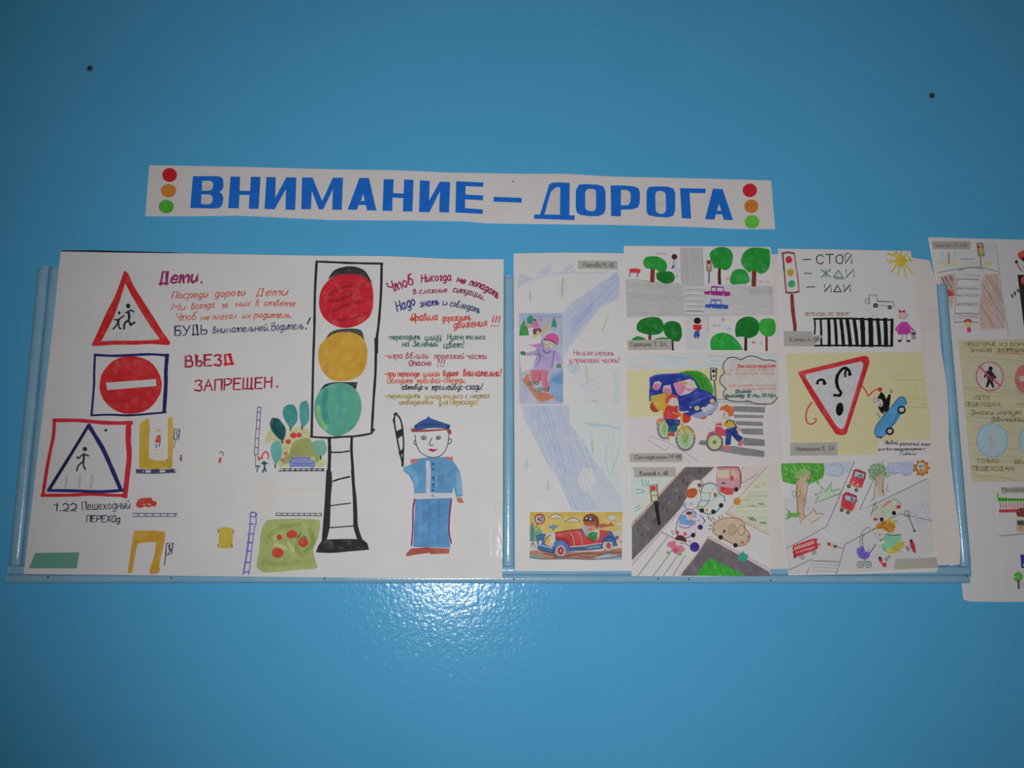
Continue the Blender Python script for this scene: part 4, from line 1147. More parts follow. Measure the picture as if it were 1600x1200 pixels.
g.nx('drawn_car'); g.fill('862 525, 920 520, 1050 524, 1110 530, 1116 565, 1080 572, 900 558, 866 552', '84206c', 'm', False); g.l('928 522, 936 482, 1050 484, 1050 524', 8, '742470', sm=False); g.l('985 482, 980 522', 10, '742470'); g.fill('938 490, 978 490, 974 520, 934 520', 'b4b0b8', 'm', False); g.fill('990 490, 1042 490, 1042 522, 988 520', 'b4b0b8', 'm', False); g.e(920, 548, 8, 10, '9c88a0'); g.e(1048, 556, 8, 10, '9c88a0')
g.nx('drawn_car'); g.fill('872 650, 920 646, 1040 650, 1096 656, 1096 692, 1060 695, 900 684, 872 678', '2c489c', 'm', False); g.l('922 648, 934 608, 1026 610, 1030 648', 8, '34509c', sm=False); g.l('972 608, 970 648', 9, '34509c'); g.fill('936 616, 966 616, 964 646, 930 646', 'b4b4c4', 'm', False); g.fill('980 616, 1018 616, 1022 646, 978 646', 'b4b4c4', 'm', False); g.e(932, 680, 8, 6, 'a4a8bc'); g.e(1040, 686, 8, 6, 'a4a8bc')
g.nx('drawn_person'); g.fill('765 845, 830 845, 836 880, 818 905, 780 900, 756 885', 'b81c24', 'm', False); g.e(797, 807, 35, 31, '2c1818', wob=.1); g.l('765 850, 762 885', 12, 'b42028'); g.l('830 850, 832 885', 12, 'b42028'); g.fill('775 905, 815 905, 824 960, 758 962', '2c4488', 'm', False); g.l('780 960, 778 978', 8, '282c4c'); g.l('800 960, 804 980', 8, '282c4c')
g.nx('drawn_person'); g.l('700 870, 698 915', 14, '9ca0ac', 'p'); g.e(702, 830, 20, 22, 'c0a894', 'p'); g.l('705 780, 705 800', 14, 'acaeb4', 'p')
g.nx('drawn_flowers')
for x, y, c in ((1090, 405, 'c07888'), (1410, 432, 'bc8494'), (1470, 435, 'b890a0'), (960, 856, 'bc8890'), (1045, 797, 'c06878'), (1110, 806, 'b4b458'), (1005, 855, '88b4cc'), (1100, 885, 'a0a4cc'), (1340, 1015, 'cc4c64'), (1410, 1025, 'a494b8')):
    g.e(x, y, 18, 17, c, 'p', wob=.5); g.l([(x, y + 10), (x + 6, y + 40)], 4, 'a8b4b0', 'p', a=.6)
g.done()
tag(s1, '980 532 1048.5 529.5 1050 546.5 981 547.5', 'Сорокина Т. 2А.', 'L', (155, 1055, 505, 1050), 40, 7, ref=150)

# ---- bicycles
D2, s2 = drawing('drawing of a blue bus, two children on bicycles and a speech cloud',
                 '976 552 1100 551 1215 552', '1215 552 1217 640 1220 724', '979 724 1100 725 1220 724', '976 552 979 724', 165, m_paper_warm)
g = s2.ink('coloured_background', 'M')
g.fill('135 85, 1530 85, 1505 215, 135 215', 'a4b0b4', 'p', False, .9); g.hatch('135 90, 1500 90, 1500 210, 135 215', 'a9b4b8', 5, 22, 9, 1, k='m'); g.e(310, 160, 120, 32, 'b8b0ac', 'p'); g.e(780, 150, 120, 34, 'b8b2ae', 'p')
g.fill('115 228, 1000 215, 980 470, 980 500, 700 640, 430 655, 130 665', 'b0a86c', 'p', False, 1)
g.fill('130 665, 430 655, 700 640, 960 500, 1400 540, 1530 560, 1530 1080, 135 1080', 'aca4a4', 'p', False, .9)
for p in ('1100 560, 1395 568, 1392 622, 1100 610', '1100 638, 1380 645, 1380 672, 1110 668', '1110 696, 1370 706, 1378 745, 1140 738', '1160 768, 1375 768, 1380 828, 1190 820', '1190 850, 1390 870, 1394 930, 1200 925', '985 925, 1100 930, 1390 975, 1388 1035, 1180 1015, 960 975', '775 905, 800 875, 860 880, 860 925, 790 918'):
    g.fill(p, '6c706e', 'w', False)
g.l('955 500, 1050 500, 1200 520, 1400 545', 5, '5c5c64'); g.l('960 520, 1200 538, 1400 552', 4, '74747c'); g.l('1230 520, 1230 556', 4, '6c6c74')
g.l('330 835, 480 895, 640 980, 780 1078', 4, '84848c'); g.l('318 880, 470 970, 510 940', 4, '84848c'); g.l('330 838, 318 882', 4, '84848c'); g.l('600 1000, 700 1080', 4, '9494a0')
g.done()
g = s2.ink('drawn_bush', 'M')
g.fill('600 250, 660 235, 760 232, 830 262, 880 320, 915 400, 915 450, 780 420, 700 330', '2c8018', 'w', True)
g.hatch('620 245, 760 240, 870 330, 905 430, 780 390', '1c6c14', 60, 22, 10, 1, k='w')
g.nx('drawn_signal'); g.fill('890 210, 945 210, 940 320, 895 318', 'b4b4b4', 'm', False); g.l('890 210, 945 210, 940 320, 895 318, 890 210', 7, '34383c', sm=False); g.e(918, 236, 17, 16, '1c2c2c'); g.e(920, 282, 13, 13, '244848')
g.fill('915 320, 935 320, 948 490, 930 490', '646468', 'm', False)
g.done()
g = s2.ink('drawn_bus', 'M')
DB2 = '1c2c7c'
g.e(385, 560, 55, 60, '8c3828', 'w', rot=40); g.e(660, 670, 48, 48, 'a42824', 'w'); g.e(820, 660, 35, 22, 'a84c3c', 'w')
g.fill('320 520, 322 420, 335 310, 365 275, 450 262, 600 255, 700 275, 760 340, 790 400, 880 430, 940 480, 960 530, 950 580, 900 640, 800 670, 690 650, 600 610, 590 520, 560 460, 460 440, 335 470', '20307c', 'w', False)
g.fill('700 650, 820 600, 870 540, 945 510, 965 560, 930 610, 860 650, 780 675', '8084a0', 'w', False)
g.l('340 440, 330 300, 400 275, 600 268, 720 300', 14, '2c3c9c', 'w'); g.l('620 500, 700 460, 830 440, 930 500', 20, '2c3c90', 'w'); g.l('620 570, 700 620, 800 600, 870 520', 18, '24348c', 'w'); g.l('700 540, 840 480', 16, '3448a0', 'w')
g.fill('350 390, 370 335, 410 328, 438 345, 420 400, 385 415', 'c0b0bc', 'w', False); g.fill('356 400, 375 355, 420 352, 422 390, 385 412', 'd07cac', 'w')
g.fill('445 430, 455 372, 520 362, 532 440, 500 448', 'c4b0bc', 'w', False); g.fill('448 430, 465 395, 515 395, 530 440', 'd080ac', 'w')
g.fill('545 350, 700 308, 740 330, 768 390, 690 445, 610 465, 580 440', 'c0b4b4', 'w', False); g.fill('552 352, 620 335, 660 380, 640 430, 610 460, 585 440', 'd87ca4', 'w', False); g.fill('600 350, 660 330, 680 350, 640 370', 'd0986c', 'w'); g.l('650 400, 700 410, 750 395', 9, '9c5080'); g.l('660 330, 740 380', 10, 'c8c08c', 'w')
g.fill('340 475, 460 440, 540 460, 500 540, 480 600, 400 600, 360 540', 'c4a024', 'w', False)
g.fill('325 480, 345 475, 345 510, 322 520', '2c6c6c', 'm', False); g.e(765, 580, 28, 25, 'c4b46c'); g.ring(765, 580, 28, 25, 4, '2c3450'); g.e(905, 512, 26, 22, 'c0b46c'); g.ring(905, 512, 26, 22, 4, '2c3450'); g.e(703, 570, 8, 10, 'a4a8b8')
g.hatch('800 580, 900 540, 920 570, 830 620', '9ca0a4', -30, 9, 8, .9)
g.done()
def wheel(g, cx, cy, rx, ry, rim, rc_, spoke, hub, ns=14):
    g.e(cx, cy, rx, ry, 'b4b4a8'); g.e(cx, cy, rx * .8, ry * .8, 'b8c0a8')
    for i in range(ns):
        t = 2 * math.pi * i / ns
        g.l([(cx, cy), (cx + rx * .9 * math.cos(t), cy + ry * .9 * math.sin(t))], 5, spoke)
    g.ring(cx, cy, rx, ry, rim, rc_); g.e(cx, cy, 12, 13, hub)
g = s2.ink('drawn_cyclist', 'M')
wheel(g, 465, 770, 62, 90, 18, '64646c', '4c8c2c', 'c0a038', 12)
g.l('400 740, 395 710, 420 680, 450 680', 16, 'b87c50', 'w'); g.l('410 720, 450 700, 490 710', 12, 'b88c34')
wheel(g, 658, 860, 84, 108, 20, '60626c', '3c8828', 'd0902c', 16)
g.l('575 840, 590 790, 640 755, 700 780, 750 840', 16, 'c09430', 'w'); g.l('620 610, 628 700, 640 760, 655 860', 16, 'c49c2c'); g.l('545 735, 600 740, 630 720', 12, 'b89c3c'); g.l('540 625, 580 610, 620 618, 685 610', 10, 'a8ac98')
g.l('500 880, 520 800, 600 780', 12, 'b8902c')
g.fill('470 680, 540 670, 610 690, 608 730, 585 745, 580 790, 545 800, 495 795, 500 740, 480 720', '203468', 'w', False); g.fill('510 745, 580 740, 570 800, 500 800', '1c5468', 'w', False); g.fill('495 805, 555 800, 560 840, 495 835', '94203c', 'w', False)
g.fill('450 640, 480 560, 540 540, 590 560, 590 610, 620 640, 570 685, 500 675, 455 680', 'c83434', 'w', False); g.l('540 620, 600 640', 14, 'd0802c', 'w'); g.l('460 590, 450 640', 8, 'c48c34')
g.e(545, 520, 48, 42, 'bcb4ac'); g.fill('470 510, 480 470, 530 450, 580 465, 595 490, 540 480, 510 500, 500 530, 475 540', 'c83c3c', 'w', False); g.l('485 480, 475 440, 520 450', 12, 'd89030', 'w'); g.e(555, 515, 4, 6, '5c5c68'); g.l('545 535, 560 538', 3, '9c6c6c')
g.done()
g = s2.ink('drawn_cyclist', 'M')
wheel(g, 928, 895, 72, 76, 20, '5c5c60', '94a050', '447c1c', 10); g.e(928, 895, 18, 18, '4c7c1c')
g.ring(930, 895, 55, 58, 6, 'b8a848'); g.l('865 850, 880 815, 930 800, 990 830', 16, 'c04c5c', 'w')
g.fill('935 725, 990 715, 1000 770, 1040 780, 1030 840, 960 830, 930 790', 'c44450', 'w', False); g.l('905 695, 930 712, 1000 708', 8, 'b8a474'); g.l('940 740, 990 750', 12, 'c8a0b8')
g.l('1110 720, 1160 780, 1130 820', 10, 'b07064'); g.fill('1035 770, 1125 750, 1145 820, 1190 850, 1175 895, 1140 890, 1085 830, 1075 920, 1025 920', '1c3474', 'w', False)
g.fill('1000 930, 1050 920, 1078 945, 1060 970, 1005 962', 'c86c80', 'w', False); g.fill('1140 905, 1180 870, 1205 890, 1180 930, 1145 928', 'c46878', 'w', False)
g.fill('1010 720, 1050 690, 1100 700, 1120 750, 1060 768, 1000 735', 'c0a42c', 'w', False); g.l('1060 690, 1100 700, 1130 760', 8, '282c30'); g.l('1035 695, 1040 720, 1050 690', 5, '2c2c30')
g.e(1040, 640, 44, 44, 'bcb0a8'); g.fill('970 600, 985 565, 1040 545, 1100 570, 1110 610, 1095 650, 1060 660, 1050 620, 1010 600', 'c0602c', 'w', False); g.l('1010 640, 1020 648', 4, '5c5c60'); g.e(1018, 628, 4, 6, '4c4c54'); g.l('1000 665, 1030 675', 4, '8c6c64')
g.done()
g = s2.ink('speech_cloud', 'M')
g.fill('1020 240, 1005 190, 1040 120, 1100 105, 1170 130, 1230 98, 1320 105, 1380 130, 1450 135, 1510 130, 1510 480, 1470 535, 1380 540, 1300 535, 1240 515, 1180 520, 1060 510, 1020 480, 1020 440, 1035 400, 985 360, 980 300, 1020 250', 'b4aeac', 'm', False)
g.l('1495 150, 1460 135, 1380 132, 1320 105, 1240 98, 1172 130, 1110 108, 1050 118, 1010 170, 1005 215, 1022 250', 7, '34343c'); g.l('1018 258, 982 290, 980 345, 1035 400', 7, '34343c'); g.l('1035 400, 1010 430, 1012 470, 1060 508, 1180 520, 1240 512, 1300 535, 1380 540, 1460 535, 1510 480', 7, '34343c')
g.text('Велосипедист', 1140, 205, 1490, 200, 30, 8, 'c85c54'); g.text('не Должен выезж', 1045, 235, 1480, 230, 20, 5, 'c89890'); g.text('на проезжую улицу', 1040, 270, 1480, 262, 24, 5, 'c08c88')
g.text('где ездят машины', 1050, 380, 1490, 375, 26, 5, 'c48c84'); g.text('очень опасно', 1180, 415, 1490, 405, 26, 5, 'c48480')
g.text('Движение', 1120, 440, 1265, 436, 32, 6, '2c5c54'); g.text('Велосипеду', 1030, 482, 1200, 476, 34, 7, '2c5c54'); g.text('18 Мои ПРАВА', 1225, 482, 1495, 478, 34, 7, '2c6458')
g.done()
tag(s2, '983 708 1066 708 1067 722 984 722', 'Самоделкин М 4Б', 'M', (190, 1050, 620, 1045), 34, 7, ref=160)

# ---- street with cars
D3, s3 = drawing('drawing of small cars jammed on a slanting street between grey verges',
                 '984 728 1100 728.5 1198 729', '1198 729 1201 820 1204 898', '987 900 1100 900.5 1204 897', '984 728 987 900', 170, d=0.0200)
g = s3.ink('street_background', 'N')
g.fill('90 85, 610 85, 100 640', 'acb8b0', 'p', False, .9); g.hatch('95 200, 480 200, 110 600', 'a0bcac', -10, 12, 7, .6)
g.fill('610 85, 640 85, 100 650, 100 610, 590 90', 'c0a8a4', 'p', False)
GR = '5c585a'
g.fill('612 88, 880 88, 700 260, 620 400, 500 560, 380 680, 104 965, 104 650', GR, 'w', False)
for i in range(26):
    x = 130 + (i * 97) % 620; y = 600 - (x - 130) * .85 + (i * 53) % 190
    g.l([(x, y), (x + 14, y - 34), (x + 12, y + 14)], 8, '4c484c' if i % 2 else '6c686a', 'w')
g.l('600 92, 350 350, 104 620', 10, 'b08480'); g.l('885 90, 700 280, 560 480, 110 975', 7, 'b09490', 'p'); g.l('108 990, 560 510, 640 420', 14, 'c4aca8', 'p')
g.l('612 88, 100 645', 4, '74605c')
g.fill('560 1108, 820 750, 1395 1075, 1398 1110', '605a60', 'w', False)
g.fill('705 1108, 830 940, 1170 1108', '2c9424', 'w', False); g.hatch('705 1108, 830 940, 1170 1108', '1c8418', 60, 20, 9, 1, k='w', sm=False); g.l('820 750, 1100 900, 1398 1065', 12, 'b89894', 'p'); g.l('545 1108, 690 930, 812 748', 12, 'b8908c', 'p'); g.l('812 748, 830 740, 1398 1045', 5, '9c8480')
g.l('385 700, 640 825', 5, '5c5c60'); g.l('385 700, 104 1010', 4, '808084')
for a_, b_ in (((440, 740), (160, 1108)), ((510, 830), (305, 1108)), ((560, 880), (400, 1108)), ((600, 920), (490, 1108))):
    g.l([a_, b_], 6, '74747a')
g.fill('1365 90, 1385 90, 1388 720, 985 520, 1050 460', 'b2b89c', 'p', False, 1); g.hatch('1370 130, 1385 700, 1040 510', 'b4ba9f', 0, 18, 8, 1, k='m', sm=False); g.l('1370 88, 1200 270, 985 522, 1388 722', 8, 'a4847c', sm=False); g.l('1330 90, 1150 290', 14, 'c0a49c', 'p'); g.l('1010 512, 1388 700', 12, 'b49890', 'p')
g.l('1130 245, 1290 150', 4, '74605c'); g.l('1160 85, 1135 110, 1130 245', 5, '986c5c'); g.fill('1160 90, 1330 90, 1285 150, 1135 240', 'bcaca4', 'p', False)
for p in ('220 270, 200 240, 195 200', '240 270, 228 210', '250 265, 262 215', '145 300, 190 300, 225 320', '150 335, 220 325', '135 470, 165 460, 175 440', '130 500, 160 490, 190 470', '105 110, 125 95'):
    g.l(p, 6, '5c9494')
for x, y, c in ((1280, 275, 'b0885c'), (1175, 395, 'a08c54'), (1235, 455, '6c8c7c'), (1315, 435, '74606c'), (1220, 568, '4c5460'), (1335, 612, '3c6868'), (1240, 585, '4c5460')):
    g.l([(x - 30, y), (x - 14, y - 6), (x, y + 8)], 6, c); g.e(x + 10, y - 4, 9, 8, c); g.e(x + 24, y + 6, 7, 7, c)
g.e(1095, 490, 26, 18, 'a8bc60', 'p'); g.e(1090, 408, 36, 34, 'd08c20', 'w', wob=.25); g.fill('1145 872, 1165 900, 1195 912, 1185 950, 1160 975, 1115 970, 1100 940, 1105 905, 1130 895', '2c8c78', 'w')
g.done()
g = s3.ink('drawn_signal', 'N')
g.fill('270 262, 338 248, 345 400, 290 412', 'b4b494', 'm', False); g.l('270 262, 338 248, 348 400, 290 412, 270 262', 6, '6c4c48', sm=False); g.fill('280 268, 324 262, 328 302, 284 312', 'c02c3c'); g.l('282 316, 340 306', 5, '6c5c48'); g.l('286 360, 344 352', 5, '5c6448'); g.e(318, 332, 18, 14, 'bcb89c'); g.e(320, 378, 18, 16, 'b0b88c')
g.fill('310 412, 345 405, 376 632, 346 636', '202024', 'm', False)
g.done()
g = s3.ink('drawn_car', 'N')
g.fill('700 205, 760 220, 775 280, 740 370, 720 440, 660 480, 600 470, 590 420, 620 370, 620 300, 660 240', 'b8b4b0', 'p'); g.l('620 370, 620 300, 650 240, 700 205, 760 220, 775 270', 8, '84605c'); g.fill('612 350, 618 310, 660 288, 705 290, 720 320, 700 365, 650 382', 'a04c20', 'w'); g.e(740, 260, 22, 20, '74402c', 'w'); g.l('735 290, 745 330', 10, '9c7c6c')
g.e(600, 440, 18, 22, '98a0b8', 'w'); g.e(662, 435, 22, 20, 'a0a8c0', 'w'); g.l('590 410, 600 470, 660 485, 700 470', 7, '74809c')
g.nx('drawn_car'); g.fill('775 250, 850 240, 910 280, 950 360, 975 400, 960 450, 900 520, 820 530, 740 510, 710 480, 740 420, 750 340', 'b4bcb8', 'p'); g.l('750 340, 775 260, 850 240, 905 270, 920 330, 970 370, 975 410', 9, '3c7470'); g.l('720 460, 740 500, 820 528, 880 520, 930 470', 9, '3c7470'); g.l('750 330, 835 335, 830 405, 752 400, 750 330', 5, '5c8c88', sm=False); g.fill('720 450, 750 405, 830 410, 780 460', 'b8bcac', 'p'); g.l('720 450, 750 405, 830 408, 780 460, 720 450', 6, '44807c'); g.l('840 340, 870 280, 910 300, 905 370, 850 400', 5, '7c9c98')
g.e(885, 350, 16, 22, '844c34', 'w'); g.e(790, 365, 34, 28, 'b4b49c', 'p'); g.e(720, 470, 14, 16, 'b89454'); g.e(806, 490, 16, 16, 'b48c50')
def tyres(g, *c):
    for x, y in c:
        g.e(x, y, 22, 22, '24282c')
tyres(g, (760, 495), (868, 508), (940, 448))
g.nx('drawn_car')
g.fill('905 90, 1100 88, 1125 160, 1120 270, 1060 330, 1040 350, 930 320, 895 230, 898 140', 'c08c98', 'w'); g.fill('925 320, 935 270, 1060 290, 1050 350, 980 348', 'c04848', 'w', False); g.l('905 92, 1000 88, 1100 90, 1122 160, 1118 290', 9, '803c44'); g.fill('905 120, 1020 115, 1020 190, 910 195', 'c0b088', 'p', False); g.fill('1035 125, 1100 120, 1105 200, 1040 190', 'c4a07c', 'p', False); g.l('905 195, 1020 195, 1020 118', 4, 'a88054'); g.e(1042, 195, 16, 24, 'a4405c'); g.e(963, 240, 18, 9, '3c3460'); g.e(958, 292, 17, 17, 'a03034'); g.l('1083 110, 1090 280', 5, 'b07078'); tyres(g, (1083, 298))
g.nx('drawn_car')
g.fill('540 540, 600 490, 680 480, 720 540, 790 600, 760 640, 720 690, 640 750, 560 740, 515 700, 515 650', 'bcb4c0', 'p'); g.fill('548 545, 610 535, 620 580, 680 600, 660 635, 548 625', '5c94c0', 'w', False); g.fill('660 500, 700 510, 715 560, 680 570', '90a4c4', 'w', False)
g.l('545 640, 600 660, 660 640, 700 590', 7, '7c5c84'); g.l('515 700, 520 640, 550 560, 600 500, 660 485, 710 530', 8, '7c6494'); g.l('740 540, 790 590, 770 620', 8, '74749c'); g.l('520 720, 620 752, 700 700', 7, '6c4c84'); g.e(745, 652, 25, 25, '30285c'); g.e(530, 702, 17, 18, 'a43c5c', 'w'); g.e(602, 716, 18, 18, 'b44c5c', 'w'); g.e(640, 522, 28, 18, '5c3028'); g.e(655, 550, 20, 20, 'c0a090'); g.l('650 580, 690 610', 8, '705484'); g.e(694, 622, 7, 7, '9c3c5c'); g.e(727, 590, 6, 6, '3c4c5c'); tyres(g, (678, 728))
g.nx('drawn_car')
g.fill('865 640, 880 600, 960 570, 1010 560, 1100 570, 1150 600, 1165 660, 1210 720, 1210 770, 1180 810, 1120 835, 1000 790, 900 740, 862 700', 'bca890', 'w'); g.l('865 640, 890 600, 1000 565, 1100 572, 1155 610, 1165 660, 1212 730, 1195 795', 8, '94703c'); g.l('865 650, 865 700, 960 760, 1100 830, 1180 812', 7, '846c3c')
g.ring(1045, 672, 38, 50, 6, '8c7444'); g.ring(1050, 672, 15, 35, 5, '8c7444'); g.ring(1130, 680, 30, 48, 6, '8c7444'); g.l('1000 570, 985 640, 880 650', 5, 'b4945c'); g.e(970, 692, 12, 16, '4c443c'); g.e(1140, 795, 15, 15, 'ac5c40'); g.e(1200, 745, 12, 20, 'a45850'); g.e(1185, 782, 8, 8, '7c9470'); g.l('875 665, 885 690', 8, '5c8078'); tyres(g, (936, 748), (1075, 822))
g.nx('drawn_ball')
g.e(692, 838, 46, 46, '3c2c84', 'w'); g.l('660 830, 700 840, 720 820', 8, '2c2070')
g.nx('drawn_child'); g.fill('440 800, 500 780, 540 810, 590 830, 580 880, 520 905, 480 880, 470 850, 430 830', 'b8687c', 'w'); g.e(545, 800, 34, 26, 'bcaaa4', 'p'); g.fill('505 770, 525 735, 570 728, 610 760, 620 795, 580 785, 540 775', '4c2c28', 'w'); g.e(565, 802, 6, 6, '4c4044'); g.e(515, 870, 26, 22, 'a84478', 'w'); g.e(445, 890, 20, 15, '6c9454', 'w'); g.e(555, 905, 20, 15, '6c9450', 'w'); g.e(580, 860, 20, 24, 'a87068', 'w')
g.nx('motion_marks')
for p in ('770 560, 790 600', '815 545, 825 578', '838 562, 848 596', '860 560, 876 584', '920 550, 924 572', '945 540, 955 562', '832 634, 856 640', '822 672, 850 668', '862 606, 874 624', '470 690, 495 694', '480 720, 500 712', '640 780, 650 795'):
    g.l(p, 6, '4c4c64')
g.done()
tag(s3, '990 730 1056 730 1056 745 991 746', 'Блинков А. 4Б', 'N', (180, 165, 440, 165), 34, 7, ref=160)
# ---- stop, wait, go
D4, s4 = drawing('white drawing with a traffic light, yellow sun, pink girl and black zebra crossing',
                 '1215.5 388.5 1300 389.5 1423 392', '1423 392 1432 460 1441 542', '1220 543 1330 545 1441 542', '1215.5 388.5 1218 460 1220 543', 160)
g = s4.ink('drawn_traffic_light', 'O')
g.l('125 148, 180 138, 236 150', 17, '74403c', sm=False); g.l('130 145, 142 260, 152 380, 162 495', 13, '7c4844'); g.l('236 148, 250 260, 268 380, 275 490', 10, '8c5048'); g.l('160 497, 220 500, 275 490', 14, '6c3c34'); g.l('132 160, 140 300', 7, '3c2c58')
g.e(186, 205, 31, 33, 'b01c28', 'w', wob=.1); g.e(200, 319, 32, 35, 'b08c18', 'w', wob=.1); g.e(211, 421, 34, 33, '2c8450', 'w', wob=.1)
g.fill('200 510, 228 512, 236 620, 245 720, 256 780, 254 870, 230 870, 222 780, 204 660, 198 560', '6c2c24', 'w', False)
g.done()
g = s4.ink('hand_lettering', 'O')
g.l('315 205, 345 202, 382 203', 8, '283838'); g.l('322 328, 350 324, 388 328', 7, '3c605c'); g.l('345 452, 380 446, 420 448', 7, '2c3c3c')
g.text('СТОЙ', 435, 240, 748, 236, 78, 9, '24403c', slant=0); g.text('Ж∆И', 475, 362, 768, 362, 70, 9, '3c6c68', slant=0); g.l('600 376, 690 374', 7, '3c706c'); g.text('И∆И', 505, 490, 735, 490, 64, 9, '24403c', slant=0)
g.nx(); g.text('ПЕРЕХОДЬ ПО "ЗЕБРЕ"', 330, 704, 735, 704, 28, 4.5, '80504c', slant=0)
g.done()
g = s4.ink('drawn_sun', 'O')
g.e(1188, 215, 50, 56, 'a89410', 'w', wob=.15)
for p in ('1062 160, 1110 158, 1145 180', '1072 150, 1140 175', '1060 212, 1140 212', '1140 135, 1165 170', '1185 125, 1190 170', '1250 140, 1215 180', '1280 210, 1230 212', '1145 250, 1100 318', '1175 270, 1158 335', '1215 270, 1236 368', '1235 250, 1295 342', '1150 130, 1130 160', '1250 170, 1282 222', '1080 230, 1140 222'):
    g.l(p, 11, 'a8960c', 'w')
g.done()
g = s4.ink('drawn_truck', 'O')
g.l('870 560, 905 558, 900 600, 870 596, 866 568', 5, '6c686c', sm=False); g.l('905 600, 903 520, 968 520, 978 575, 1120 582, 1130 622, 1110 622', 5, '5c585c', sm=False); g.l('980 612, 1075 618', 4, '64606a'); g.ring(935, 548, 16, 15, 3, '9ca0a0'); g.hatch('866 560, 900 560, 900 598, 868 598', '8c7c80', 20, 9, 5, .8)
g.e(960, 614, 22, 22, '202024'); g.e(960, 614, 7, 7, '9c9ca0'); g.e(1086, 630, 20, 18, '242428'); g.e(1086, 629, 6, 5, '8c8c90')
for i, y in enumerate((634, 654, 672, 690, 706)):
    g.l([(820 + i * 30, y), (930, y + 1), (1080 - i * 14, y - 1)], 3, '948c94' if i % 2 else 'a88c94', 'p', a=.9)
g.done()
g = s4.ink('drawn_zebra_crossing', 'O')
ZB = '16181a'
g.l('408 734, 560 730, 740 730, 900 738, 1110 742', 15, ZB); g.l('415 972, 600 970, 900 972, 1112 974', 14, ZB); g.l('416 734, 420 800, 416 868', 13, ZB); g.l('1108 738, 1106 850, 1104 975', 26, ZB)
for x0, x1, w in ((470, 476, 20), (541, 547, 30), (597, 612, 27), (650, 674, 30), (706, 736, 34), (768, 797, 32), (840, 850, 42), (914, 920, 42), (978, 998, 32), (1046, 1054, 38)):
    y1 = 868 if x0 == 468 else 972
    g.l([(x0, 735), ((x0 + x1) / 2 + 2, 850 if y1 > 900 else 800), (x1, y1)], w, ZB)
g.done()
g = s4.ink('drawn_girl', 'O')
g.fill('1190 760, 1240 758, 1262 800, 1280 850, 1250 872, 1165 874, 1150 845, 1172 800', 'a02c8c', 'w', False); g.l('1185 775, 1150 815, 1142 835', 16, 'a03490', 'w'); g.l('1245 775, 1272 810, 1300 835', 14, 'a03490', 'w')
g.ring(1210, 700, 34, 34, 4, '9c7460'); g.e(1210, 700, 30, 30, 'a89c98'); g.l('1178 690, 1170 720, 1190 732', 6, 'a06c4c'); g.fill('1165 650, 1195 662, 1225 650, 1222 680, 1195 672, 1170 680', '9c2430', 'm', False); g.e(1200, 700, 3, 4, '4c4848'); g.e(1222, 702, 3, 4, '4c4848'); g.l('1205 716, 1220 716', 3, '9c5c60')
g.l('1200 872, 1196 920', 4, '685c60'); g.l('1230 872, 1238 922', 4, '685c60'); g.e(1176, 928, 20, 11, '30203c'); g.e(1254, 930, 20, 10, '30203c'); g.fill('1272 855, 1322 852, 1324 915, 1284 918', '8c7080', 'm', False); g.fill('1272 855, 1322 852, 1305 880', '34204c', 'm', False); g.l('1280 858, 1300 832, 1320 855', 3, '5c4c58')
g.l('1160 950, 1250 948, 1350 948', 4, '988ca0', 'p'); g.l('1180 974, 1280 972, 1370 976', 4, '988ca0', 'p')
g.done()
tag(s4, '1224.5 517 1269 518 1270 526 1225 526', None, None, None, 0, ref=150)
tag(s4, '1225 526 1287 524 1271 541.5 1225 541', 'Клячин А. 5Б', 'O', (195, 935, 455, 932), 34, 6, ref=150)

# ---- warning triangle with a face
D5, s5 = drawing('yellow drawing of a red triangle with a face holding up a blue car',
                 '1220 547 1330 545 1441 545', '1441 545 1448 620 1458 716', '1225 718 1340 719 1458 716', '1220 547 1225 718', 158)
g = s5.ink('yellow_background', 'P')
g.fill('160 70, 700 60, 1375 62, 1400 300, 1440 560, 1450 840, 980 870, 975 975, 210 978, 200 700, 180 400', 'aea468', 'p', False, 1)
g.hatch('1100 250, 1400 300, 1430 700, 1200 500', 'b3aa74', 4, 30, 10, 1, k='m')
g.done()
g = s5.ink('drawn_triangle_sign', 'P')
g.fill('268 238, 300 225, 860 90, 895 100, 908 150, 700 790, 660 802, 620 795, 590 770', 'ac1c28', 'w', False)
g.fill('330 262, 360 250, 830 140, 850 160, 848 190, 682 730, 660 745, 630 735, 600 700, 340 290', 'a4a4a8', 'm', False)
g.l('275 245, 420 500, 610 785', 12, '9c1420', 'w'); g.l('895 130, 800 450, 690 790', 10, '9c1420', 'w')
FC = '101416'
g.l('440 340, 448 315, 475 303, 500 315, 512 342', 22, FC); g.e(503, 335, 16, 18, FC); g.e(640, 568, 34, 60, FC, rot=6)
g.l('735 260, 725 225, 695 200, 660 212, 625 260, 610 320, 625 380, 652 420, 640 445, 590 443', 25, FC); g.l('690 275, 688 250, 700 215', 20, FC); g.e(728, 255, 16, 16, FC); g.l('618 270, 612 320, 622 370', 32, FC)
g.l('390 508, 350 570, 338 640, 355 692, 390 700, 425 680, 432 655', 11, 'a42c34'); g.l('410 650, 432 660', 8, 'a42c34'); g.l('838 355, 870 400, 895 450, 940 405, 985 385', 10, 'ac3830', sm=False); g.e(1000, 392, 20, 20, 'b02c2c')
g.hatch('690 440, 740 450, 730 500, 690 490', 'b4a48c', 20, 8, 8, .7)
g.done()
g = s5.ink('drawn_driver', 'P')
g.fill('975 470, 1010 410, 1040 440, 1055 480, 1080 430, 1098 440, 1090 500, 1080 570, 1050 620, 1010 600, 985 560', '141618', 'm', False)
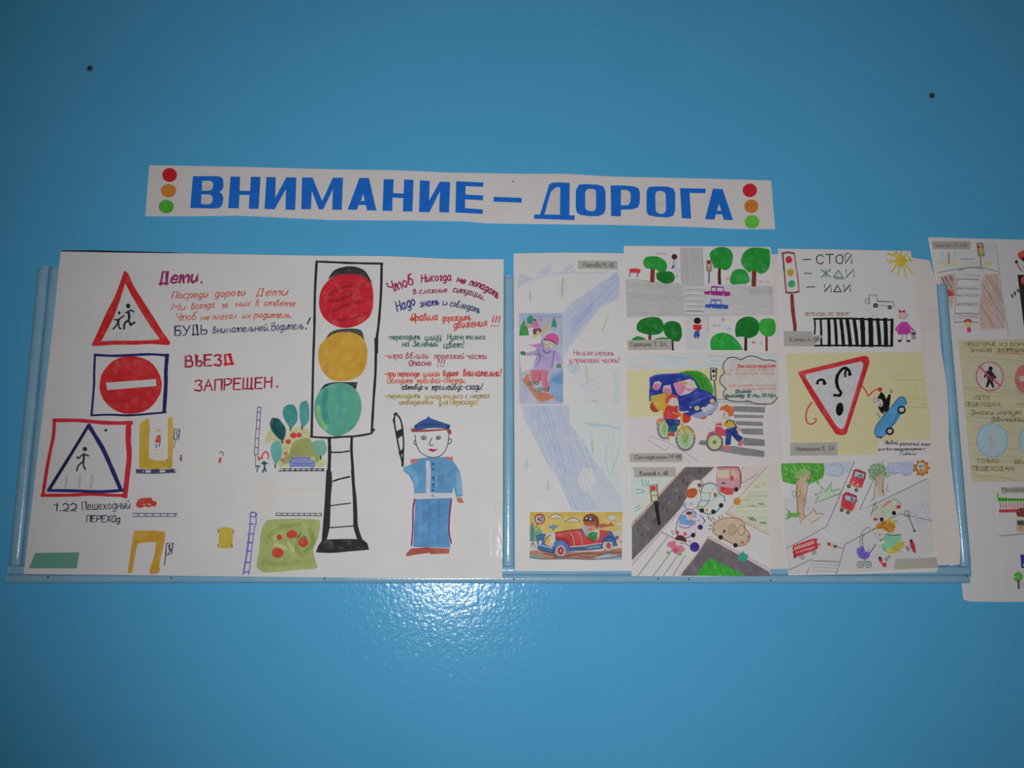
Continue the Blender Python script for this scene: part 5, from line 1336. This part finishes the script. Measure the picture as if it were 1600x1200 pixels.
g.e(998, 510, 28, 38, 'aaa4a0', rot=-20); g.ring(955, 490, 14, 20, 4, '606468'); g.e(957, 490, 12, 16, 'a4a4a4'); g.e(990, 490, 5, 8, '202022'); g.e(1002, 528, 7, 9, '343034'); g.e(1040, 598, 10, 10, 'a88070'); g.ring(1100, 408, 14, 11, 5, '4c5458')
g.nx('drawn_car'); g.fill('950 790, 960 730, 1020 640, 1100 550, 1170 465, 1210 460, 1235 500, 1220 560, 1150 680, 1080 760, 1010 820, 970 820', '3c84b0', 'w', False); g.l('950 790, 960 730, 1020 640, 1100 550, 1170 465, 1210 460, 1235 500, 1232 525', 6, '2c4c68'); g.l('960 810, 1010 824, 1060 780', 7, '2c4c68'); g.l('1170 590, 1100 730', 5, '2c4c68'); g.l('980 600, 1015 660', 8, '7c9cb0'); g.l('970 600, 1000 650', 4, '44687c')
g.e(1193, 575, 38, 38, '202226'); g.e(1193, 573, 22, 20, 'a8a4a4'); g.e(1193, 573, 5, 5, '505458'); g.e(1087, 765, 38, 36, '202226'); g.e(1088, 764, 20, 18, 'a8a8a8'); g.e(1088, 764, 5, 5, '505458'); g.e(1003, 820, 14, 9, '24303c')
g.done()
g = s5.ink('hand_lettering', 'P')
g.fill('980 860, 1455 835, 1460 980, 975 980', 'a6a2a0', 'p', False)
g.text('Любой', 1040, 882, 1155, 882, 34, 5, '202224', slant=.2); g.text('дорожний знак', 1175, 888, 1448, 895, 30, 4.6, '202224', slant=.2)
g.text('для вас', 985, 934, 1115, 934, 24, 4.2, '202224', slant=.2); g.text('предупрежденье с', 1125, 936, 1400, 932, 24, 4.2, '202224', slant=.2); g.text('Гибель!', 1175, 978, 1325, 975, 24, 4.2, '202224', slant=.2)
g.done()
tag(s5, '1234.5 692 1308 691 1309 711.5 1234.5 712', 'Матюшина Е. 7А', 'P', (245, 940, 590, 935), 36, 6, ref=150)

# ---- girl with a pram
D6, s6 = drawing('pencil drawing of a running girl pushing a purple pram past red cars',
                 '1220 724 1330 721.5 1451 720', '1451 720 1456 800 1466 892', '1232 899 1350 897 1466 892', '1220 724 1226 800 1232 899', 150, d=0.0199)
g = s6.ink('street_background', 'Q')
g.fill('125 100, 1440 92, 1500 1080, 190 1108', 'a0a0a2', 'p', False, .8)
PN = '5c5c62'
g.fill('130 420, 640 380, 830 520, 1450 240, 1480 900, 1100 1060, 190 1100, 150 900', '8c8c8c', 'p', False, .8)
g.hatch('400 560, 820 520, 1000 700, 700 820, 500 760', '909094', 30, 22, 9, .4)
g.l('772 92, 640 400, 524 670, 350 770, 165 868', 5, PN, sm=False); g.l('1022 90, 930 280, 820 520, 960 470, 1110 395, 1420 245', 5, PN, sm=False); g.l('1470 620, 1180 560, 1100 600, 900 720, 690 830, 610 1098', 5, PN, sm=False)
g.l('190 1060, 395 962, 345 1100', 5, PN, sm=False); g.l('390 975, 640 985', 4, PN)
for y in (992, 1018, 1045, 1075):
    g.l([(385, y - 12), (500, y - 6), (628, y + 2)], 5, '7c7c80')
g.l('540 822, 600 845, 672 868', 5, PN); g.l('1160 560, 1420 440, 1470 410', 4, '8c90a0'); g.l('1310 690, 1470 615', 4, '8c90a0'); g.l('1300 520, 1420 465, 1445 600, 1330 640, 1300 520', 4, '8c90a8', sm=False); g.l('1320 560, 1400 500, 1420 590', 4, '8c90a8')
g.hatch('1310 560, 1330 540, 1350 620, 1325 630', '7c84b0', 60, 8, 6, .8); g.l('1250 570, 1280 640, 1305 710', 8, '4c5058'); g.ring(1243, 555, 26, 26, 5, '54585c'); g.l('1243 540, 1243 560, 1255 565', 3, '54585c'); g.e(1307, 711, 12, 10, '2c3038')
g.nx('drawn_cloud'); g.fill('500 110, 560 105, 640 100, 750 95, 730 180, 680 200, 640 220, 590 218, 530 200, 505 160', '90a4bc', 'p', True, 1); g.hatch('505 105, 760 95, 720 190, 620 215, 520 200', '8498b8', 10, 14, 9, .7); g.l('510 200, 560 215, 640 222, 665 190, 660 130, 610 105, 560 130', 5, '6484a0')
g.nx('drawn_cloud'); g.fill('1075 100, 1300 92, 1305 160, 1270 205, 1220 215, 1180 190, 1120 205, 1075 180, 1062 140', '8c9cc0', 'p', True, 1); g.hatch('1075 100, 1300 95, 1290 190, 1080 190', '8090b8', 20, 14, 9, .7); g.l('1065 140, 1075 185, 1120 205, 1185 190, 1215 215, 1275 205, 1300 160', 5, '7484ac')
g.nx('drawn_sun'); g.e(1370, 150, 66, 62, 'a8642c', 'w', wob=.25); g.e(1372, 145, 50, 50, 'b89840', 'w'); g.ring(1372, 145, 50, 52, 5, '8c5428'); g.e(1362, 138, 26, 38, '9ca0a0'); g.e(1356, 135, 6, 14, '4c4c50'); g.e(1372, 135, 6, 14, '4c4c50'); g.e(1365, 168, 14, 9, '7c4840')
for t in range(0, 360, 40):
    g.e(1370 + 66 * math.cos(math.radians(t)), 150 + 64 * math.sin(math.radians(t)), 12, 12, '94541c', 'w')
g.done()
g = s6.ink('drawn_tree', 'Q')
g.fill('115 110, 300 104, 498 108, 505 180, 490 240, 430 270, 380 290, 330 260, 290 240, 270 300, 200 290, 130 270, 118 190', '3c7c24', 'w', False)
for i in range(34):
    x = 130 + (i * 71) % 350; y = 115 + (i * 47) % 150
    g.l([(x, y), (x + 24, y + 22), (x + 18, y + 44)], 10, ('2c6c1c', '4c8c34', '5c9444')[i % 3], 'w')
g.fill('240 190, 330 160, 380 180, 350 250, 300 260, 250 230', '6c8854', 'w')
g.fill('255 280, 300 240, 390 180, 375 230, 340 280, 335 380, 320 460, 315 540, 345 600, 310 620, 285 680, 280 610, 255 540, 260 460, 250 380', 'a88c74', 'w'); g.l('262 300, 252 380, 262 460, 265 560', 5, '5c4c44'); g.l('390 182, 345 260, 350 340, 330 440, 318 560, 345 600', 5, '64544c')
for x, y in ((232, 380), (275, 380), (325, 455)):
    g.ring(x, y, 16, 26, 5, '74685c')
g.fill('160 570, 200 520, 190 550, 250 550, 290 540, 280 590, 220 590, 160 610, 180 580', '4c8430', 'w', False); g.l('165 515, 210 560, 155 610', 5, '4c6c30'); g.fill('335 595, 390 540, 405 510, 430 550, 515 560, 460 600, 390 640, 370 610, 340 610', 'a4988c', 'p', False); g.l('335 590, 395 540, 405 510, 430 555, 510 562, 455 600, 385 642, 370 605', 5, '686460', sm=False)
g.nx('drawn_bush'); g.fill('415 385, 470 370, 475 300, 520 350, 570 275, 565 350, 640 330, 600 390, 470 440, 420 465, 450 410', '8cac88', 'p', False, 1); g.l('415 385, 475 370, 470 310, 520 360, 570 275, 565 355, 640 335, 650 375, 560 410, 470 445, 420 465, 450 410, 415 385', 6, '5c7460', sm=False)
g.nx('drawn_tree'); g.fill('900 200, 910 130, 970 108, 1040 120, 1060 180, 1100 220, 1060 250, 1010 210, 960 260, 910 260', '84a07c', 'w')
for i in range(30):
    t = i * 2.4; r = 14 + (i * 3.1)
    g.ring(975 + min(r, 75) * math.cos(t), 185 + min(r, 72) * .9 * math.sin(t), 10, 8, 4, '4c5c48')
g.fill('960 240, 1030 200, 1040 250, 1030 330, 1030 400, 960 420, 975 330', 'a89480', 'w'); g.l('965 250, 955 330, 945 420, 920 440', 6, '68584c'); g.l('1032 250, 1025 330, 1040 400', 6, '68584c'); g.l('1070 290, 1065 330, 1030 350, 1095 355', 6, '74747c'); g.l('1040 340, 1050 400', 14, 'a098a0', 'p'); g.e(965, 300, 9, 20, '84786c'); g.e(1022, 355, 10, 9, '4c5c48')
g.done()
g = s6.ink('drawn_car', 'Q')
RD = 'a42c3c'
for dx, dy in ((0, 0),):
    g.fill('765 170, 800 165, 870 190, 868 240, 840 325, 800 330, 720 290, 745 230', RD, 'w', False); g.fill('780 180, 860 205, 848 245, 770 225', '8ca4ac', 'm', False); g.l('765 172, 800 165, 870 195, 862 250', 8, '5c2c30'); g.l('800 230, 830 210, 838 240', 12, '485c68'); g.e(760, 278, 12, 10, 'c09c84'); g.e(800, 298, 12, 10, 'c09c84'); g.l('722 285, 820 325', 7, '94744c'); g.e(722, 314, 17, 17, '24262a'); g.e(722, 314, 6, 6, '94948c'); g.e(788, 348, 17, 16, '24262a'); g.e(788, 348, 6, 6, '94948c')
    g.nx('drawn_car'); g.fill('665 400, 690 370, 720 368, 795 400, 790 450, 765 520, 740 535, 650 495, 655 440', RD, 'w', False); g.fill('690 395, 785 415, 770 460, 690 430', '8ca4ac', 'm', False); g.l('668 400, 700 370, 790 402, 785 450', 8, '5c2430'); g.l('735 450, 750 415, 765 450', 12, '40687c'); g.e(798, 445, 7, 7, '7c4c50'); g.l('645 500, 740 540', 7, '94744c'); g.e(658, 525, 18, 17, '202226'); g.e(658, 525, 6, 6, '8c8c88'); g.e(714, 548, 17, 15, '202226'); g.e(714, 548, 6, 6, '8c8c88')
g.nx('drawn_bus'); g.fill('218 860, 230 840, 400 778, 432 785, 450 850, 440 875, 240 950, 232 950', 'a42434', 'w', False)
for i in range(9):
    x = 240 + i * 20; g.fill([(x, 856 - i * 7), (x + 12, 852 - i * 7), (x + 8, 882 - i * 7), (x - 4, 886 - i * 7)], 'a8a098', 'm', False)
for i in range(9):
    x = 250 + i * 19; g.fill([(x, 892 - i * 5), (x + 12, 888 - i * 5), (x + 8, 908 - i * 5), (x - 2, 912 - i * 5)], 'b0a490', 'm', False)
g.l('222 905, 440 830', 6, '7c1c2c'); g.e(238, 935, 10, 26, '642430', 'w'); g.e(305, 945, 18, 16, 'b0b0b0'); g.ring(305, 945, 20, 18, 5, '505458'); g.e(305, 945, 6, 6, '202226'); g.e(410, 905, 16, 15, 'b0b0b0'); g.ring(410, 905, 18, 16, 5, '505458'); g.e(410, 905, 6, 6, '202226'); g.e(432, 786, 10, 8, '54303c'); g.e(458, 832, 8, 10, '74343c')
g.nx('drawn_signal'); g.fill('520 815, 560 812, 605 835, 618 862, 600 870, 540 850', 'b0a08c', 'w', False); g.e(545, 830, 18, 14, '8c2c28', 'w', rot=40); g.e(572, 842, 11, 14, 'c09474', 'w'); g.e(600, 850, 13, 13, '283c2c')
g.nx('drawn_car'); g.fill('940 560, 990 480, 1090 430, 1150 430, 1180 480, 1170 520, 1080 560, 1010 590, 960 610', 'a09c88', 'w', False); g.fill('1010 500, 1090 430, 1090 460, 1030 500', 'a4646c', 'w', False); g.fill('1020 520, 1085 510, 1100 560, 1040 590', '8ca890', 'w', False); g.e(1130, 465, 18, 22, 'acac98'); g.e(985, 535, 20, 26, 'a4ac98'); g.l('960 450, 935 520, 920 570', 5, '4c5c50'); g.l('940 470, 980 500, 930 540', 5, '4c5c50'); g.l('1110 420, 1160 440, 1190 480', 5, '6c645c')
g.fill('1145 490, 1175 480, 1190 500, 1165 515, 1150 510', '94242c', 'w'); g.e(960, 608, 20, 14, '94283c', 'w'); g.e(1125, 552, 20, 20, '141c34'); g.e(1015, 610, 19, 21, '202434'); g.l('1045 520, 1070 580', 6, 'b4bcc0')
g.done()
g = s6.ink('drawn_girl_with_pram', 'Q')
g.ring(880, 780, 55, 100, 5, '5c6064', rot=12, t0=110, t1=290); g.l('850 850, 842 780, 870 735, 955 695', 5, '54585c')
g.l('960 830, 930 880, 905 915', 8, '4c5058'); g.l('945 850, 1000 850', 5, '84807c')
g.fill('850 842, 790 870, 792 915, 830 960, 880 968, 912 930, 912 900, 870 900', '5c4c9c', 'w', False)
for i in range(22):
    g.e(805 + (i * 37) % 100, 868 + (i * 23) % 90, 4, 4, '342868')
for x in (825, 896):
    g.ring(x, 1012, 28, 28, 7, '606468'); g.ring(x, 1012, 17, 18, 4, '747878'); g.e(x, 1012, 7, 7, '202224')
g.l('860 965, 866 985', 6, '4c5058'); g.l('830 985, 890 985', 5, '606468'); g.l('790 1000, 730 1010, 705 1055, 750 1080', 5, '94989c')
g.fill('1040 870, 1060 880, 1180 805, 1225 808, 1215 850, 1160 900, 1090 925, 1060 900', '9c8c34', 'w', False)
for i in range(12):
    g.e(1070 + (i * 31) % 140, 830 + (i * 17) % 70, 6, 6, '746828')
g.fill('1000 810, 1050 740, 1110 745, 1188 742, 1185 790, 1120 850, 1050 895, 1020 860', '6cb088', 'w', False); g.l('1060 740, 1110 752, 1188 742', 7, '2c4c3c'); g.l('1000 810, 1050 740', 5, '3c6c54'); g.l('1022 862, 1050 895', 5, '3c6c54')
g.fill('1180 740, 1190 748, 1186 795, 1178 790', '5c9c78', 'm', False)
g.l('950 790, 990 820, 1030 810', 30, 'a8a09c', 'p'); g.e(1000, 740, 46, 42, 'a8a4a2'); g.l('960 720, 955 760, 985 785', 4, '84807c'); g.l('985 735, 1002 745, 1015 735', 4, 'a04050'); g.l('1000 745, 990 765', 4, 'a04050'); g.e(1005, 790, 8, 6, '843c48')
g.fill('955 690, 970 650, 1010 630, 1060 615, 1110 625, 1140 660, 1130 710, 1095 735, 1060 715, 1020 695, 980 700', '9c701c', 'w', False)
for p in ('1000 660, 1060 650, 1110 690', '980 680, 1040 680, 1080 720', '1020 640, 1080 640, 1130 680'):
    g.l(p, 10, '84540c', 'w')
g.l('1060 650, 1085 600, 1100 585', 14, 'a08c1c', 'w'); g.l('1090 640, 1150 620', 8, '6c6c30'); g.fill('1060 620, 1085 580, 1105 630, 1150 620, 1120 650', 'a08824', 'w', False)
g.l('1200 880, 1250 900', 18, 'a4a09c', 'p'); g.l('1235 850, 1245 890', 6, '303438'); g.l('1250 848, 1262 888', 6, '303438'); g.fill('1265 795, 1285 790, 1310 830, 1320 890, 1312 915, 1290 890, 1270 850', '94202c', 'w', False); g.e(1278, 800, 14, 14, '38181c')
g.l('1080 920, 1050 960', 20, 'a49c9c', 'p'); g.l('1070 930, 1090 950', 6, '303438'); g.l('1055 945, 1075 965', 6, '303438'); g.l('1044 960, 1064 980', 6, '303438'); g.fill('985 950, 1010 945, 1030 980, 1060 1005, 1055 1035, 1030 1035, 1010 1000, 990 980', '9c2030', 'w', False); g.e(998, 952, 14, 12, '40181c'); g.e(1030, 985, 12, 12, 'a89c9c', 'p')
g.done()
tag(s6, '1399 873.5 1463 870.5 1466 887 1397 890', 'Лаптева Т. 4В', 'Q', (1170, 1035, 1450, 1030), 34, 6, '6c7058', ref=128)

# ------------------------------------------------------------------ sheet on the wall at the right edge
RS = thing('wall_poster_sheet', 'white poster of pasted drawings tucked behind the right end of the frame', 'poster', W(1640, 940))
rs = Sheet(RS, 'paper_sheet', '1450 370.5 1530 373 1600 374.5 1700 377', '1700 377 1745 941', '1505 936 1508 940 1560 941 1745 943', '1450 370.5 1463 447 1484 640 1494 800 1502 905 1505 936', 0.0010, m_paper, ref=138, amp=.2)
g = rs.ink('black_drawing', 'f')
g.e(400, 300, 104, 118, 'a89c94', 'p'); g.e(405, 260, 70, 48, 'b0342c', 'w'); g.fill('360 290, 470 270, 470 330, 400 330', '181c1c', 'm', False); g.e(321, 328, 16, 18, '34181c'); g.l('330 345, 350 390, 378 422', 7, '3c3c40'); g.fill('388 372, 440 360, 440 385', '202224', 'm', False)
g.nx(); g.fill('332 462, 460 462, 480 1040, 400 1010', '1c201e', 'm', False); g.e(395, 520, 28, 40, '8c2c28', 'w'); g.l('275 668, 280 698', 16, '202826'); g.l('302 640, 308 670', 16, '202826'); g.l('334 618, 342 640', 16, '202826')
g.hatch('280 520, 320 525, 330 560, 290 560', 'a4848c', 20, 10, 6, .5); g.hatch('300 910, 370 920, 380 960, 320 950', '9c8c94', 10, 12, 6, .4)
g.z('R'); g.l('762 130, 800 500, 840 760, 872 955', 5, '6c7074')
g.done()
rs.n += 5
dk = dict(ref=138)
sg = Sheet(RS, 'pasted_drawing', '1452.5 375 1500 376 1556 378', '1556 378 1562 440 1573 518', '1480 520 1573 518', '1452.5 375 1460 420 1468 447 1479 480 1480 520', 0.0019, m_paper, ref=138, amp=.2, step=8, label='pasted pencil drawing of a crossing between brown fields')
g = sg.ink('pencil_picture', 'R', parent=sg.obj)
g.hatch('380 190, 560 180, 560 330, 400 340', '9098a4', 2, 14, 7, .5); g.hatch('640 110, 750 100, 760 260, 660 260', '8090b8', 4, 11, 7, .6); g.hatch('200 280, 380 270, 400 330, 210 360', 'a0887c', 4, 12, 8, .6)
for x, s_ in ((275, -1), (355, 1)):
    g.l([(x - 20 * s_ * -1, 190), (x + 14 * s_, 220), (x, 262)], 16, '5c9090', 'p'); g.l([(x + 24 * s_, 195), (x + 26 * s_, 235)], 12, '64989c', 'p')
g.l('314 210, 318 330', 9, '7c3c40'); g.e(290, 320, 32, 18, 'a0a860', 'p'); g.e(362, 318, 32, 18, '9ca860', 'p'); g.e(552, 310, 38, 26, '9ca85c', 'p'); g.e(686, 312, 40, 26, '98a854', 'p')
g.hatch('400 330, 520 290, 760 260, 770 300, 500 350', '846c68', -4, 10, 7, .7); g.l('215 395, 350 370, 500 350, 640 350, 770 385', 6, '606068'); g.l('400 375, 520 348, 640 362', 5, '4c5454'); g.l('430 272, 560 266', 5, '606468')
g.fill('572 118, 636 114, 655 245, 588 245', '5c5c58', 'm', False); g.fill('592 130, 622 128, 640 235, 604 235', 'a08458', 'm', False); g.e(596, 156, 13, 14, 'b02c28'); g.e(600, 192, 13, 12, 'b88434'); g.e(606, 228, 12, 11, '3c7854'); g.e(632, 154, 9, 12, '6c3c34'); g.e(634, 190, 9, 12, '8c7444'); g.e(640, 228, 10, 10, '4c6c54'); g.l('612 250, 620 345', 8, '54545c')
g.fill('215 440, 350 400, 385 450, 390 560, 370 640, 350 740, 330 740, 300 620, 370 600, 290 540, 225 515', 'aa9484', 'p', False); g.hatch('230 440, 370 405, 385 560, 340 720, 300 620, 350 540, 240 500', '6c4434', 62, 16, 9, 1, sm=False)
for p in ('250 440, 275 500, 300 520', '280 430, 320 500, 345 540', '320 420, 350 470'):
    g.l(p, 7, '3c3c34')
g.fill('290 545, 330 560, 368 605, 340 618, 295 615', 'b4382c', 'w', False); g.l('215 515, 290 530, 345 560, 375 610', 9, 'a0684c')
g.fill('640 420, 770 400, 800 500, 830 700, 850 920, 700 945, 600 930, 590 760, 620 600, 600 500', 'a89488', 'p', False); g.hatch('640 420, 770 400, 820 640, 845 920, 620 920, 590 760', '74463a', 58, 17, 9, 1, sm=False); g.hatch('650 480, 790 520, 840 800, 700 700', '443c34', 60, 38, 7, .9); g.hatch('330 880, 450 860, 580 880, 590 950, 350 940', 'a88880', 40, 18, 7, .5)
g.fill('400 400, 620 400, 600 560, 590 860, 370 860, 395 640', 'a0a0a0', 'p', False)
g.hatch('420 400, 625 405, 620 445, 400 450', '707478', 10, 9, 7, .7)
for y in (460, 545, 610, 692, 780, 860):
    g.l([(395 - (y - 460) * .06, y), (480, y - 2), (600 - (y - 460) * .03, y + 3)], 6, '54565a')
for y in (530, 600, 680, 795):
    g.hatch([(400, y - 4), (590, y - 6), (588, y + 30), (395, y + 28)], '5c5c60', 6, 9, 7, .8, sm=False)
g.l('400 440, 385 600, 375 740, 365 860', 5, '6c6c70')
g.e(492, 848, 38, 17, '7c3424', 'w', wob=.2); g.fill('468 868, 528 868, 525 905, 475 905', 'a49c34', 'm', False); g.fill('488 908, 520 908, 525 955, 485 955', 'ac345c', 'm', False); g.e(492, 862, 14, 12, 'b09c80')
g.done()
tag(sg, '1456 377 1517 377 1516 390 1457 389', 'Черняк М. 6В', 'R', (180, 155, 480, 150), 30, 6, '5c5048', ref=130)
ye = Sheet(RS, 'pasted_drawing', '1496.5 531 1600 530 1690 529', '1690 529 1704 752', '1517 753 1600 753 1704 752', '1496.5 531 1505 620 1517 753', 0.0019, m_paper_aged, ref=138, amp=.2, step=9, label='pasted yellow drawing of pedestrian signs with rules')
g = ye.ink('drawn_sign', 'S', parent=ye.obj)
g.hatch('340 60, 850 55, 860 700, 400 700', '868265', 5, 26, 8, 1, k='m', sm=False); g.hatch('420 720, 860 700, 880 1150, 440 1150', '878367', 8, 26, 8, 1, k='m', sm=False)
g.e(582, 340, 102, 108, 'a8a09c'); g.fill('560 295, 600 300, 635 350, 630 362, 605 350, 605 380, 620 425, 605 432, 585 390, 565 428, 550 425, 565 370, 560 330, 545 358, 535 340', '202020', 'm', False); g.e(589, 281, 17, 19, '1c1c1c'); g.l('498 262, 580 340, 665 415', 11, '9c3444'); g.ring(582, 340, 106, 113, 7, '8c3848'); g.fill('570 345, 610 340, 620 375, 590 380', '64282c', 'm', False)
g.nx('drawn_sign'); g.e(865, 360, 82, 108, 'b06058', 'w'); g.ring(865, 360, 84, 110, 5, '8c4848'); g.fill('815 335, 900 335, 900 378, 815 378', 'a8a098', 'm', False)
g.nx('drawn_sign'); g.e(602, 840, 118, 130, '7ca4b0', 'p'); g.ring(602, 840, 120, 132, 6, '5c8ca0'); g.fill('560 820, 590 800, 620 840, 650 950, 640 955, 605 890, 570 950, 562 940, 590 880, 585 850', '98acb4', 'm'); g.e(605, 780, 18, 18, 'a4b0b8'); g.ring(605, 780, 19, 19, 4, 'a898a4'); g.l('555 830, 570 805, 600 800, 620 840, 660 860', 5, 'a08c98'); g.l('595 880, 570 945', 5, 'a08c98'); g.l('605 870, 645 950', 5, 'a08c98')
g.nx('drawn_sign'); g.e(905, 840, 88, 120, '7ca4b0', 'p'); g.ring(905, 840, 90, 122, 6, '5c8ca0')
TX = '5c5438'
g.nx('hand_lettering')
g.text('НЕКОТОРЫЕ', 395, 102, 630, 102, 28, 5, TX, slant=0); g.text('ИЗ ДОРОЖНЫХ', 660, 104, 1010, 104, 26, 5, TX, slant=0); g.text('ЗНАКОВ', 430, 150, 595, 150, 26, 5, TX, slant=0); g.text('ЗАПРЕЩАЮТ', 640, 150, 900, 150, 28, 6, TX, slant=0); g.l('640 162, 760 163, 900 162', 5, '94543c')
g.text('ИДТИ', 460, 520, 578, 520, 28, 5, TX, slant=0); g.text('ПЕШЕХОДАМ,', 395, 572, 670, 574, 30, 5, TX, slant=0); g.text('Знаки могут р', 435, 640, 880, 640, 36, 6, TX, slant=0); g.text('Двигаться', 595, 692, 900, 694, 34, 6, TX, slant=0)
g.text('ТОЛЬКО', 480, 1015, 650, 1015, 30, 5, TX, slant=0); g.text('ПЕШЕХОДАМ', 450, 1076, 765, 1078, 34, 6, TX, slant=0); g.text('ВЕЛО', 780, 1022, 900, 1022, 28, 5, TX, slant=0); g.text('МО', 800, 572, 880, 572, 26, 5, '84504c', slant=0)
g.done()
ht = Sheet(RS, 'pasted_drawing', '1557 760 1640 759 1715 758', '1715 758 1722 920', '1567 922 1640 923 1722 920', '1557 760 1562 850 1567 922', 0.0019, m_paper, ref=138, amp=.2, step=9, label='pasted drawing with a green hedge and small figures')
g = ht.ink('coloured_picture', 'T', parent=ht.obj)
g.fill('692 160, 710 165, 712 200, 860 215, 980 215, 980 240, 700 240', '3c8c2c', 'w', False)
for x in range(720, 930, 26):
    g.e(x, 220, 9, 10, '1c4c1c')
for x in range(725, 930, 24):
    g.l([(x, 250), (x + 6, 292)], 7, 'a4545c' if x % 3 else 'a8a8a8')
g.fill('712 306, 900 300, 980 305, 980 330, 716 332', 'b03438', 'w', False)
g.e(905, 335, 44, 44, '5c2c24', 'w'); g.e(900, 385, 44, 18, '94907c', 'w'); g.fill('865 400, 925 398, 930 440, 870 440', '383c44', 'm', False); g.fill('860 440, 930 440, 925 495, 865 490', 'a4845c', 'w', False); g.l('715 530, 800 525, 930 512', 6, '5c5c60')
g.fill('895 690, 980 688, 985 808, 905 805', '282c74', 'm', False); g.l('925 780, 980 790', 16, 'a8a8a8'); g.e(877, 880, 40, 44, '3c7c28', 'w', wob=.2); g.l('880 915, 882 978', 14, '34342c'); g.e(935, 950, 46, 34, '94989c', 'w')
g.hatch('740 350, 860 350, 860 500, 720 510', 'a4a098', 2, 22, 7, .5); g.hatch('740 540, 900 530, 860 960, 760 960', 'a8a098', 2, 24, 8, .4)
g.done()
tag(ht, '1564 761.5 1640 760 1641 769 1565 771', 'Пономарев К.', 'T', (740, 150, 1080, 148), 26, 5, ref=140)
